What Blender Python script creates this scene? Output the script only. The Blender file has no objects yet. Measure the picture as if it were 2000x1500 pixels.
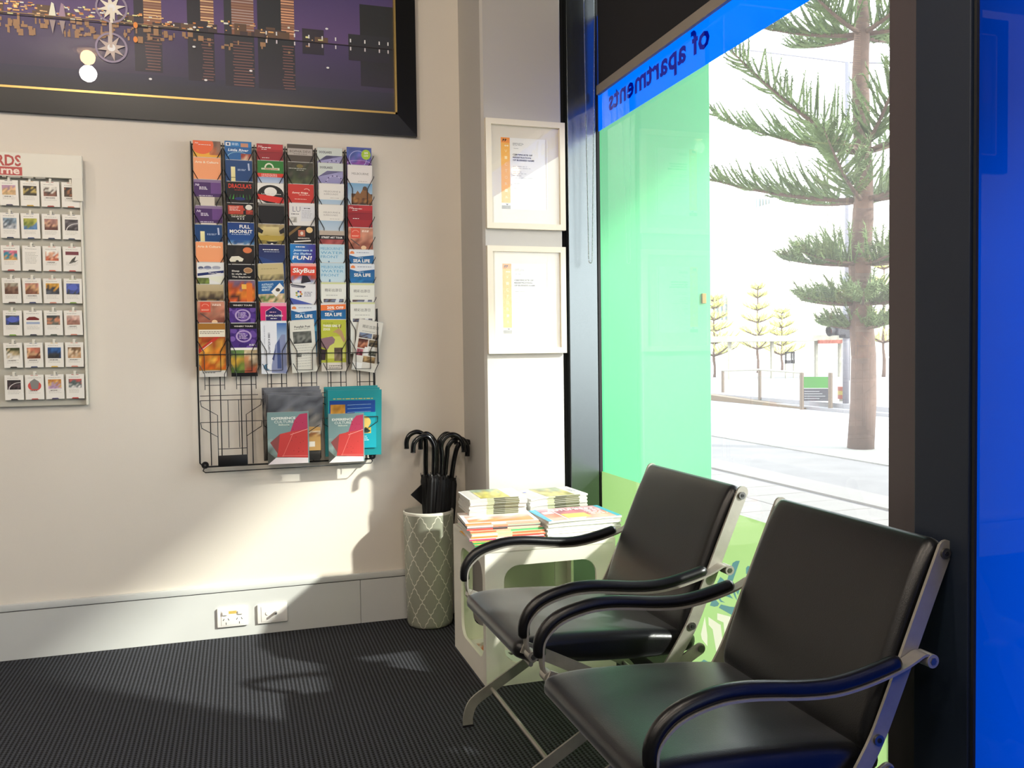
import bpy, bmesh, math, random
from mathutils import Vector, Matrix
from math import sin, cos, pi, radians

SC = bpy.context.scene
COL = SC.collection
PI = pi

# ------------------------------------------------------------------ camera
F = 1693.5; YAW, PITCH, ROLL = 0.30569472, -0.03681108, -0.01391816
CH = 1.115
_f = Vector((sin(YAW), cos(YAW), 0)); _r = Vector((cos(YAW), -sin(YAW), 0)); _u = Vector((0, 0, 1))
_f2 = _f*cos(PITCH) + _u*sin(PITCH); _u2 = _u*cos(PITCH) - _f*sin(PITCH)
_r3 = _r*cos(ROLL) + _u2*sin(ROLL); _u3 = _u2*cos(ROLL) - _r*sin(ROLL)
cam = bpy.data.cameras.new('camera'); camo = bpy.data.objects.new('camera', cam); COL.objects.link(camo)
camo.matrix_world = Matrix(((_r3.x, _u3.x, -_f2.x, 0), (_r3.y, _u3.y, -_f2.y, 0), (_r3.z, _u3.z, -_f2.z, CH), (0, 0, 0, 1)))
cam.sensor_width = 36; cam.lens = F*36/2000; cam.clip_end = 1000; cam.clip_start = 0.02
SC.camera = camo

def P(px, py, ax, c):
    """point seen at a photograph pixel on a world plane (x, y or z = c): used to measure the photograph"""
    v = _r3*((px-1000)/F) + _u3*(-(py-750)/F) + _f2
    i = 'xyz'.index(ax); o = Vector((0, 0, CH)); t = (c-o[i])/v[i]
    return o + v*t

# ------------------------------------------------------------------ world, sun, exposure
w = bpy.data.worlds.new('world'); SC.world = w; w.use_nodes = True
nt = w.node_tree; nt.nodes.clear()
out = nt.nodes.new('ShaderNodeOutputWorld'); bg = nt.nodes.new('ShaderNodeBackground')
tc = nt.nodes.new('ShaderNodeTexCoord'); sx = nt.nodes.new('ShaderNodeSeparateXYZ'); rmp = nt.nodes.new('ShaderNodeValToRGB')
rmp.color_ramp.elements[0].position = 0.0; rmp.color_ramp.elements[0].color = (1.0, 0.98, 0.97, 1)
rmp.color_ramp.elements[1].position = 0.8; rmp.color_ramp.elements[1].color = (0.80, 0.89, 1.0, 1)
nt.links.new(tc.outputs['Generated'], sx.inputs[0]); nt.links.new(sx.outputs['Z'], rmp.inputs[0])
nt.links.new(rmp.outputs[0], bg.inputs[0]); nt.links.new(bg.outputs[0], out.inputs[0])
bg.inputs[1].default_value = 2.9
sun = bpy.data.lights.new('sun', 'SUN'); sun.energy = 3.3; sun.angle = radians(1.8); sun.color = (1, 0.95, 0.88)
suno = bpy.data.objects.new('sun', sun); COL.objects.link(suno)
suno.rotation_euler = Vector((-0.806, 0.669, -0.6225)).to_track_quat('-Z', 'Y').to_euler()
SC.view_settings.view_transform = 'Standard'; SC.view_settings.look = 'None'
SC.view_settings.exposure = 1.2; SC.view_settings.gamma = 1.0; SC.view_settings.use_curve_mapping = False
SC.cycles.use_denoising = True
SC.cycles.max_bounces = 10; SC.cycles.transparent_max_bounces = 24
SC.cycles.sample_clamp_indirect = 6.0
LAMP = 0.31      # factor on the mirrored downlight and the added fill lamps

# ------------------------------------------------------------------ colour, materials
def lin(c):
    return tuple((x/12.92 if x <= 0.04045 else ((x+0.055)/1.055)**2.4) for x in c)
def hx(s):
    s = s.lstrip('#')
    if len(s) == 3: s = ''.join(ch*2 for ch in s)
    return lin(tuple(int(s[i:i+2], 16)/255 for i in (0, 2, 4)))
def rgba(c):
    if isinstance(c, str): c = hx(c)
    return (c[0], c[1], c[2], 1)

def mat(name, col, rough=0.6, metal=0.0, spec=0.5, bump=0.0, bscale=200, var=0.0, vscale=6, coat=0.0, rvar=0.0):
    m = bpy.data.materials.new(name); m.use_nodes = True
    t = m.node_tree; b = t.nodes['Principled BSDF']
    b.inputs['Base Color'].default_value = rgba(col); b.inputs['Roughness'].default_value = rough
    b.inputs['Metallic'].default_value = metal; b.inputs['Specular IOR Level'].default_value = spec
    b.inputs['Coat Weight'].default_value = coat
    co = t.nodes.new('ShaderNodeTexCoord')
    if bump:
        n = t.nodes.new('ShaderNodeTexNoise'); n.inputs['Scale'].default_value = bscale; n.inputs['Detail'].default_value = 4
        bp = t.nodes.new('ShaderNodeBump'); bp.inputs['Strength'].default_value = bump; bp.inputs['Distance'].default_value = 0.002
        t.links.new(co.outputs['Object'], n.inputs['Vector']); t.links.new(n.outputs['Fac'], bp.inputs['Height']); t.links.new(bp.outputs[0], b.inputs['Normal'])
    if var:
        n = t.nodes.new('ShaderNodeTexNoise'); n.inputs['Scale'].default_value = vscale; n.inputs['Detail'].default_value = 5
        r = t.nodes.new('ShaderNodeValToRGB'); c = rgba(col)
        r.color_ramp.elements[0].position = 0.3; r.color_ramp.elements[0].color = tuple(x*(1-var) for x in c[:3])+(1,)
        r.color_ramp.elements[1].position = 0.7; r.color_ramp.elements[1].color = tuple(min(1, x*(1+var)) for x in c[:3])+(1,)
        t.links.new(co.outputs['Object'], n.inputs['Vector']); t.links.new(n.outputs['Fac'], r.inputs[0]); t.links.new(r.outputs[0], b.inputs['Base Color'])
    if rvar:
        n = t.nodes.new('ShaderNodeTexNoise'); n.inputs['Scale'].default_value = 9; n.inputs['Detail'].default_value = 6
        mr = t.nodes.new('ShaderNodeMapRange'); mr.inputs[3].default_value = rough-rvar; mr.inputs[4].default_value = rough+rvar
        t.links.new(co.outputs['Object'], n.inputs['Vector']); t.links.new(n.outputs['Fac'], mr.inputs[0]); t.links.new(mr.outputs[0], b.inputs['Roughness'])
    return m

def emit(name, col, s):
    m = bpy.data.materials.new(name); m.use_nodes = True; t = m.node_tree; t.nodes.clear()
    e = t.nodes.new('ShaderNodeEmission'); o = t.nodes.new('ShaderNodeOutputMaterial')
    e.inputs[0].default_value = rgba(col); e.inputs[1].default_value = s; t.links.new(e.outputs[0], o.inputs[0]); return m

def film(name, tcol, trans, scol, veil=0.0, gloss=0.06):
    """window film or glass: part clear tinted, part light-spreading, with a mirror-like skin"""
    m = bpy.data.materials.new(name); m.use_nodes = True; t = m.node_tree; t.nodes.clear()
    o = t.nodes.new('ShaderNodeOutputMaterial')
    tr = t.nodes.new('ShaderNodeBsdfTransparent'); tr.inputs[0].default_value = rgba(scol)
    tl = t.nodes.new('ShaderNodeBsdfTranslucent'); tl.inputs[0].default_value = rgba(tcol)
    mx = t.nodes.new('ShaderNodeMixShader'); mx.inputs[0].default_value = trans
    t.links.new(tr.outputs[0], mx.inputs[1]); t.links.new(tl.outputs[0], mx.inputs[2])
    gl = t.nodes.new('ShaderNodeBsdfGlossy'); gl.inputs['Roughness'].default_value = 0.0; gl.inputs[0].default_value = (1, 1, 1, 1)
    fr = t.nodes.new('ShaderNodeFresnel'); fr.inputs[0].default_value = 1.5
    ge = t.nodes.new('ShaderNodeNewGeometry'); mr = t.nodes.new('ShaderNodeMapRange'); mr.inputs[3].default_value = 1.5; mr.inputs[4].default_value = 1/1.5   # same skin from both sides
    t.links.new(ge.outputs['Backfacing'], mr.inputs[0]); t.links.new(mr.outputs[0], fr.inputs[0])
    ad = t.nodes.new('ShaderNodeMath'); ad.operation = 'MULTIPLY_ADD'; ad.inputs[1].default_value = 1.0; ad.inputs[2].default_value = gloss
    ad.use_clamp = True
    t.links.new(fr.outputs[0], ad.inputs[0])
    m2 = t.nodes.new('ShaderNodeMixShader'); t.links.new(ad.outputs[0], m2.inputs[0]); t.links.new(mx.outputs[0], m2.inputs[1]); t.links.new(gl.outputs[0], m2.inputs[2])
    t.links.new(m2.outputs[0], o.inputs[0]); return m

M = {}
M['wall'] = mat('wall_paint', '#dfd7ca', 0.75, bump=0.12, bscale=260, var=0.02, vscale=2)
M['wall2'] = mat('pillar_paint', '#bfbbb4', 0.7, bump=0.10, bscale=260)
M['wall3'] = mat('dim_room_wall', '#55575a', 0.8)  # unseen walls, coloured dark to imitate a dim room behind the camera
M['ceil'] = mat('ceiling_paint', '#8f8e8a', 0.9)  # darkened in colour to imitate the same dim room
M['skirt'] = mat('skirting_paint', '#c9cac6', 0.45, var=0.02)
M['plate'] = mat('white_plastic', '#eeeae4', 0.35)
M['dark'] = mat('dark_plastic', '#101012', 0.5)
M['jamb'] = mat('charcoal_aluminium', '#6d7376', 0.24, metal=0.9, bump=0.03, bscale=900)
M['greyjamb'] = mat('grey_frame', '#4c4446', 0.5)
M['navy'] = mat('navy_laminate', '#0e1a2b', 0.55, bump=0.05, bscale=800)
M['gasket'] = mat('rubber_gasket', '#0c0d0f', 0.7)
M['blind'] = mat('black_blind_fabric', '#141317', 0.9, bump=0.2, bscale=1500)
M['rail'] = mat('blind_rail', '#8d8378', 0.5)
M['chainm'] = mat('chain_metal', '#b9bcc0', 0.3, metal=0.8)
M['black'] = mat('black_wire', '#0b0b0c', 0.4)
M['leather'] = mat('black_leather', (0.0022, 0.0022, 0.0024), 0.32, spec=0.55, bump=0.16, bscale=420, rvar=0.07)
_b = M['leather'].node_tree.nodes['Principled BSDF']; _b.inputs['Sheen Weight'].default_value = 0.30; _b.inputs['Sheen Roughness'].default_value = 0.35; _b.inputs['Sheen Tint'].default_value = (0.9, 0.95, 1, 1)
M['pad'] = mat('black_armrest', '#0a0a0b', 0.3, spec=0.5, bump=0.1, bscale=700)
M['steel'] = mat('brushed_steel', '#a09c92', 0.45, metal=0.5, bump=0.05, bscale=1200, var=0.05, vscale=60)
M['steel2'] = mat('bolt_steel', '#7c7b78', 0.3, metal=0.9)
M['tablem'] = mat('white_moulded_plastic', '#e6e2d6', 0.32, rvar=0.03)
M['paper'] = mat('white_paper', '#c4c2bc', 0.55)
M['edge'] = mat('paper_edges', '#c9c2b6', 0.7)
M['umb'] = mat('umbrella_cloth', '#0a0a0d', 0.7, bump=0.3, bscale=500)
M['handle'] = mat('umbrella_handle', '#08080a', 0.18)
M['cframe'] = mat('cream_frame', '#e9dfca', 0.45)
M['board'] = mat('mat_board', '#ded6c6', 0.8)
M['pframe'] = mat('black_frame', '#0b0b0d', 0.32, bump=0.05, bscale=200)
M['gold'] = mat('gold_fillet', '#b79a5c', 0.35, metal=0.6)
M['rackpanel'] = mat('card_rack_shaded', '#b9b6a8', 0.6)  # white panel, its recess shade put into a greyer colour
M['rackwhite'] = mat('card_rack_white', '#e4e0d2', 0.45)
M['clear'] = film('clear_plastic_clip', '#ffffff', 0.25, '#ffffff')
M['pglass'] = film('picture_glass', '#ffffff', 0.0, '#ffffff', gloss=-0.01)
M['cglass'] = film('certificate_glass', '#ffffff', 0.0, '#ffffff', gloss=0.03)
M['glass'] = film('window_glass', '#ffffff', 0.045, '#f4fbf8', gloss=-0.02)  # slight white scatter added as glare, to wash out the street
M['green'] = mat('green_outdoor_paint', (0.025, 0.37, 0.12), 0.35, var=0.03)
M['lime'] = film('lime_window_film', (0.15, 0.225, 0.085), 0.97, '#c8f09a', gloss=0.0)
M['blue'] = film('blue_window_film', (0.0, 0.095, 0.7), 0.98, '#2a6cff', gloss=-0.03)
M['bluetext'] = film('dark_blue_vinyl', (0.0, 0.016, 0.16), 1.0, '#2a6cff', gloss=-0.03)
M['deepblue'] = film('deep_blue_film', (0.0, 0.016, 0.155), 1.0, '#1040ff', gloss=-0.02)
M['teal'] = film('teal_vinyl', (0.042, 0.095, 0.092), 1.0, '#3f6b66', gloss=-0.02)
M['cream'] = film('cream_vinyl', (0.27, 0.265, 0.20), 1.0, '#b7b49a', gloss=-0.02)
M['asphalt'] = mat('asphalt', (0.114, 0.105, 0.106), 0.9, var=0.12, vscale=3, bump=0.4, bscale=60)
M['road'] = mat('road_surface', (0.203, 0.191, 0.201), 0.9, var=0.08, vscale=2)
M['paver'] = mat('stone_paver', (0.140, 0.126, 0.116), 0.8, var=0.06, vscale=5)
M['gravel'] = mat('pale_gravel', (0.165, 0.158, 0.145), 0.9, bump=0.6, bscale=40, var=0.1, vscale=30)
M['linepaint'] = mat('road_marking', (0.261, 0.256, 0.261), 0.8)
M['brownkerb'] = mat('brown_kerb', (0.106, 0.072, 0.044), 0.9)
M['bark'] = mat('pine_bark', (0.091, 0.053, 0.039), 0.9, bump=0.8, bscale=30, var=0.2, vscale=12)
M['needle'] = mat('pine_needles', (0.094, 0.138, 0.044), 0.7, var=0.3, vscale=4)
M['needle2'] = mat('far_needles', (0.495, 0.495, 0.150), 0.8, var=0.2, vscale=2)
M['tower'] = mat('pale_tower', (0.337, 0.312, 0.279), 0.8)
M['tower2'] = mat('blue_glass_tower', (0.209, 0.299, 0.341), 0.3)
M['bandm'] = mat('tower_window_band', (0.242, 0.229, 0.222), 0.4)
M['shelter'] = mat('shelter_metal', (0.226, 0.212, 0.166), 0.6)
M['signal'] = mat('signal_black', (0.008, 0.007, 0.012), 0.7)
M['polem'] = mat('grey_pole', (0.128, 0.120, 0.141), 0.6)
M['lensr'] = mat('red_lens', (0.061, 0.016, 0.018), 0.4)
M['signgreen'] = mat('green_sign', (0.025, 0.148, 0.009), 0.6)
M['signdark'] = mat('dark_sign', (0.027, 0.023, 0.032), 0.6)
M['barred'] = mat('red_plastic', (0.187, 0.031, 0.014), 0.6)
M['baryel'] = mat('yellow_plastic', (0.226, 0.164, 0.019), 0.6)
M['postbrown'] = mat('bronze_post', (0.097, 0.066, 0.044), 0.6)

def attr_mat(name, rough, coat=0.0):
    m = bpy.data.materials.new(name); m.use_nodes = True; t = m.node_tree; b = t.nodes['Principled BSDF']
    a = t.nodes.new('ShaderNodeVertexColor'); a.layer_name = 'Col'
    t.links.new(a.outputs[0], b.inputs['Base Color']); b.inputs['Roughness'].default_value = rough; b.inputs['Coat Weight'].default_value = coat
    return m
M['print'] = attr_mat('printed_ink', 0.42)
M['photo'] = attr_mat('photo_print', 0.5)

# carpet: dark ribbed loop pile
def carpet():
    m = bpy.data.materials.new('ribbed_carpet'); m.use_nodes = True; t = m.node_tree; b = t.nodes['Principled BSDF']
    co = t.nodes.new('ShaderNodeTexCoord'); s = t.nodes.new('ShaderNodeSeparateXYZ'); t.links.new(co.outputs['Object'], s.inputs[0])
    def mth(op, a=None, b_=None, v=None):
        n = t.nodes.new('ShaderNodeMath'); n.operation = op
        if a is not None: t.links.new(a, n.inputs[0])
        if b_ is not None: t.links.new(b_, n.inputs[1])
        if v is not None: n.inputs[1].default_value = v
        return n.outputs[0]
    sxn = mth('SINE', mth('MULTIPLY', s.outputs[0], v=2*pi/0.0135))
    # loops: rows along the rib, every second rib shifted half a step
    half = mth('SINE', mth('MULTIPLY', s.outputs[0], v=pi/0.0135))
    sg = mth('SIGN', half)
    yy = mth('MULTIPLY_ADD', s.outputs[1], v=2*pi/0.013); yy.node.inputs[2].default_value = 0
    ph = mth('MULTIPLY', sg, v=pi/2)
    syn = mth('SINE', mth('ADD', yy, ph))
    hgt = mth('MULTIPLY_ADD', sxn, v=0.32); hgt.node.inputs[2].default_value = 0.45
    h2 = mth('MULTIPLY_ADD', syn, v=0.22); t.links.new(hgt, h2.node.inputs[2])
    nz = t.nodes.new('ShaderNodeTexNoise'); nz.inputs['Scale'].default_value = 300; nz.inputs['Detail'].default_value = 3; t.links.new(co.outputs['Object'], nz.inputs['Vector'])
    h3 = mth('MULTIPLY_ADD', nz.outputs['Fac'], v=0.35); t.links.new(h2, h3.node.inputs[2])
    r = t.nodes.new('ShaderNodeValToRGB'); t.links.new(h3, r.inputs[0])
    r.color_ramp.elements[0].position = 0.28; r.color_ramp.elements[0].color = (0.002, 0.002, 0.0025, 1)
    r.color_ramp.elements[1].position = 1.0; r.color_ramp.elements[1].color = (0.060, 0.063, 0.075, 1)
    t.links.new(r.outputs[0], b.inputs['Base Color']); b.inputs['Roughness'].default_value = 0.95; b.inputs['Specular IOR Level'].default_value = 0.25
    bp = t.nodes.new('ShaderNodeBump'); bp.inputs['Strength'].default_value = 0.9; bp.inputs['Distance'].default_value = 0.003
    t.links.new(h3, bp.inputs['Height']); t.links.new(bp.outputs[0], b.inputs['Normal'])
    return m
M['carpet'] = carpet()

# stand: glazed sage with a white ogee lattice
def lattice():
    m = bpy.data.materials.new('lattice_glaze'); m.use_nodes = True; t = m.node_tree; b = t.nodes['Principled BSDF']
    co = t.nodes.new('ShaderNodeTexCoord'); s = t.nodes.new('ShaderNodeSeparateXYZ'); t.links.new(co.outputs['Object'], s.inputs[0])
    def mth(op, a=None, b_=None, v=None, w_=None):
        n = t.nodes.new('ShaderNodeMath'); n.operation = op
        if a is not None: t.links.new(a, n.inputs[0])
        if b_ is not None: t.links.new(b_, n.inputs[1])
        if v is not None: n.inputs[1].default_value = v
        if w_ is not None: n.inputs[2].default_value = w_
        return n.outputs[0]
    ang = mth('ARCTAN2', s.outputs[1], s.outputs[0])
    U = mth('MULTIPLY', ang, v=9/(2*pi)); V = mth('MULTIPLY', s.outputs[2], v=1/0.116)
    p = mth('ADD', U, V); q = mth('SUBTRACT', U, V)
    def line(p, q):
        wob = mth('MULTIPLY', mth('SINE', mth('MULTIPLY', q, v=6*pi)), v=0.026)
        f = mth('FRACT', mth('ADD', p, wob))
        d = mth('ABSOLUTE', mth('SUBTRACT', f, v=0.5))
        return mth('GREATER_THAN', d, v=0.472)
    l = mth('MAXIMUM', line(p, q), line(q, p))
    nz = t.nodes.new('ShaderNodeTexNoise'); nz.inputs['Scale'].default_value = 7
    t.links.new(co.outputs['Object'], nz.inputs['Vector'])
    r = t.nodes.new('ShaderNodeValToRGB'); r.color_ramp.elements[0].color = rgba('#8f8f7e'); r.color_ramp.elements[1].color = rgba('#9da192'); t.links.new(nz.outputs['Fac'], r.inputs[0])
    mx = t.nodes.new('ShaderNodeMix'); mx.data_type = 'RGBA'; t.links.new(l, mx.inputs[0]); t.links.new(r.outputs[0], mx.inputs[6]); mx.inputs[7].default_value = rgba('#d8d6c6')
    t.links.new(mx.outputs[2], b.inputs['Base Color']); b.inputs['Roughness'].default_value = 0.3
    bp = t.nodes.new('ShaderNodeBump'); bp.inputs['Distance'].default_value = 0.001; bp.inputs['Strength'].default_value = 0.5; t.links.new(l, bp.inputs['Height']); t.links.new(bp.outputs[0], b.inputs['Normal'])
    return m
M['lattice'] = lattice()
M['rim'] = mat('glazed_rim', '#d5d3c6', 0.25)

# ------------------------------------------------------------------ mesh building
class MB:
    def __init__(s): s.v = []; s.f = []; s.c = []; s.col = None
    def add(s, vs, fs):
        o = len(s.v); s.v += [tuple(v) for v in vs]; s.f += [tuple(i+o for i in f) for f in fs]
        if s.col is not None: s.c += [s.col]*len(vs)
        return s
    def box(s, x0, y0, z0, x1, y1, z1, b=0.0):
        x0, x1 = sorted((x0, x1)); y0, y1 = sorted((y0, y1)); z0, z1 = sorted((z0, z1))
        if b <= 0:
            vs = [(x, y, z) for x in (x0, x1) for y in (y0, y1) for z in (z0, z1)]
            fs = [(0, 1, 3, 2), (4, 6, 7, 5), (0, 4, 5, 1), (2, 3, 7, 6), (0, 2, 6, 4), (1, 5, 7, 3)]
            return s.add(vs, fs)
        bm = bmesh.new(); bmesh.ops.create_cube(bm, size=1)
        for v in bm.verts: v.co = Vector(((x0+x1)/2+v.co.x*(x1-x0), (y0+y1)/2+v.co.y*(y1-y0), (z0+z1)/2+v.co.z*(z1-z0)))
        bmesh.ops.bevel(bm, geom=list(bm.edges), offset=b, segments=2, profile=0.6, affect='EDGES')
        s.frombm(bm); return s
    def frombm(s, bm):
        bm.verts.index_update(); s.add([v.co[:] for v in bm.verts], [tuple(v.index for v in f.verts) for f in bm.faces]); bm.free()
    def tube(s, pts, r, n=8, caps=True, closed=False, flat=None):
        pts = [Vector(p) for p in pts]; m = len(pts); rs = r if isinstance(r, (list, tuple)) else [r]*m
        ts = []
        for i in range(m):
            a = pts[(i-1) % m] if (closed or i > 0) else pts[i]; b = pts[(i+1) % m] if (closed or i < m-1) else pts[i]
            ts.append((b-a).normalized())
        up = Vector((0, 0, 1)) if abs(ts[0].z) < 0.9 else Vector((0, 1, 0))
        nn = (up - ts[0]*up.dot(ts[0])).normalized(); vs = []; fs = []
        for i in range(m):
            nn = (nn - ts[i]*nn.dot(ts[i])).normalized(); bb = ts[i].cross(nn)
            for k in range(n):
                a = 2*pi*(k+0.5)/n; ra = rs[i]
                vs.append(pts[i]+nn*cos(a)*ra*(flat or 1)+bb*sin(a)*ra)
        for i in range(m if closed else m-1):
            for k in range(n):
                j = (i+1) % m; fs.append((i*n+k, i*n+(k+1) % n, j*n+(k+1) % n, j*n+k))
        if caps and not closed: fs.append(tuple(range(n))[::-1]); fs.append(tuple((m-1)*n+k for k in range(n)))
        return s.add(vs, fs)
    def strip(s, path, w, y0, y1, ws=None):
        """flat bar in an xz outline: path of (x,z), in-plane width w, from y0 to y1"""
        m = len(path); L = []; R_ = []
        for i in range(m):
            a = Vector(path[max(i-1, 0)]); b = Vector(path[min(i+1, m-1)]); t = (b-a).normalized(); n = Vector((-t.y, t.x)); c = Vector(path[i])
            ww = (ws[i] if ws else w)/2
            L.append(c+n*ww); R_.append(c-n*ww)
        vs = []
        for i in range(m):
            for q in (L[i], R_[i]):
                vs.append((q.x, y0, q.y)); vs.append((q.x, y1, q.y))
        fs = []
        for i in range(m-1):
            a = i*4; b = a+4
            fs += [(a, a+1, b+1, b), (a+2, b+2, b+3, a+3), (a, b, b+2, a+2), (a+1, a+3, b+3, b+1)]
        e = (m-1)*4; fs += [(0, 2, 3, 1), (e, e+1, e+3, e+2)]
        return s.add(vs, fs)
    def cyl(s, c, axis, r, h, n=16, r2=None):
        c = Vector(c); a = Vector(axis).normalized()
        return s.tube([c-a*h/2, c+a*h/2], [r, r if r2 is None else r2], n)
    def lathe(s, prof, n=40, c=(0, 0, 0)):
        vs = []; fs = []; m = len(prof)
        for r, z in prof:
            for k in range(n):
                a = 2*pi*k/n; vs.append((c[0]+r*cos(a), c[1]+r*sin(a), c[2]+z))
        for i in range(m-1):
            for k in range(n): fs.append((i*n+k, i*n+(k+1) % n, (i+1)*n+(k+1) % n, (i+1)*n+k))
        return s.add(vs, fs)
    def sphere(s, c, r, n=8, m=6):
        vs = []; fs = []
        for i in range(m+1):
            for k in range(n):
                a = 2*pi*k/n; b = pi*i/m; vs.append((c[0]+r*sin(b)*cos(a), c[1]+r*sin(b)*sin(a), c[2]+r*cos(b)))
        for i in range(m):
            for k in range(n): fs.append((i*n+k, (i+1)*n+k, (i+1)*n+(k+1) % n, i*n+(k+1) % n))
        return s.add(vs, fs)
    def mesh(s, name, m, smooth=False):
        me = bpy.data.meshes.new(name); me.from_pydata(s.v, [], s.f); me.materials.append(m if not isinstance(m, str) else M[m])
        if s.c:
            a = me.color_attributes.new('Col', 'FLOAT_COLOR', 'POINT')
            flat = [x for c in s.c for x in (c[0], c[1], c[2], 1.0)]; a.data.foreach_set('color', flat)
        else:
            bm = bmesh.new(); bm.from_mesh(me); bmesh.ops.recalc_face_normals(bm, faces=bm.faces); bm.to_mesh(me); bm.free()
        if smooth:
            me.shade_smooth()
            if smooth is not True: me.set_sharp_from_angle(angle=radians(smooth))
        me.update(); return me
    def build(s, name, m, parent=None, smooth=False, loc=None):
        o = bpy.data.objects.new(name, s.mesh(name, m, smooth)); COL.objects.link(o)
        if parent: o.parent = parent
        if loc: o.location = loc
        return o

def tag(o, label=None, cat=None, group=None, kind=None):
    if label: o['label'] = label
    if cat: o['category'] = cat
    if group: o['group'] = group
    if kind: o['kind'] = kind
    return o
def empty(name, loc=(0, 0, 0), rz=0, label=None, cat=None, group=None):
    o = bpy.data.objects.new(name, None); COL.objects.link(o); o.location = loc; o.rotation_euler.z = rz; o.empty_display_size = 0.05
    return tag(o, label, cat, group)
def struct(name, mb, m, parent=None, smooth=False, loc=None):
    o = mb.build(name, m, parent, smooth, loc)
    if not parent: o['kind'] = 'structure'
    return o
def kids(o): return [c for c in bpy.data.objects if c.parent == o]
def copy_tree(o, parent=None):
    c = o.copy(); COL.objects.link(c); c.parent = parent
    for ch in kids(o): copy_tree(ch, c)
    return c

_tcache = {}
def glyphs(s, bold=False, spacing=1.0):
    """flat letter outlines as triangles, normalised: height of a capital = 1"""
    k = (s, bold, spacing)
    if k in _tcache: return _tcache[k]
    cu = bpy.data.curves.new('lettering', 'FONT'); cu.body = s; cu.size = 1.0; cu.resolution_u = 2; cu.space_character = spacing
    if bold: cu.offset = 0.028
    ob = bpy.data.objects.new('lettering', cu); me = ob.to_mesh()
    vs = [(v.co.x/0.70, v.co.y/0.70) for v in me.vertices]; fs = [tuple(p.vertices) for p in me.polygons]
    ob.to_mesh_clear(); bpy.data.objects.remove(ob); bpy.data.curves.remove(cu)
    if vs:
        x0 = min(v[0] for v in vs); vs = [(x-x0, y) for x, y in vs]
    _tcache[k] = (vs, fs, max([v[0] for v in vs] or [1])); return _tcache[k]

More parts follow.
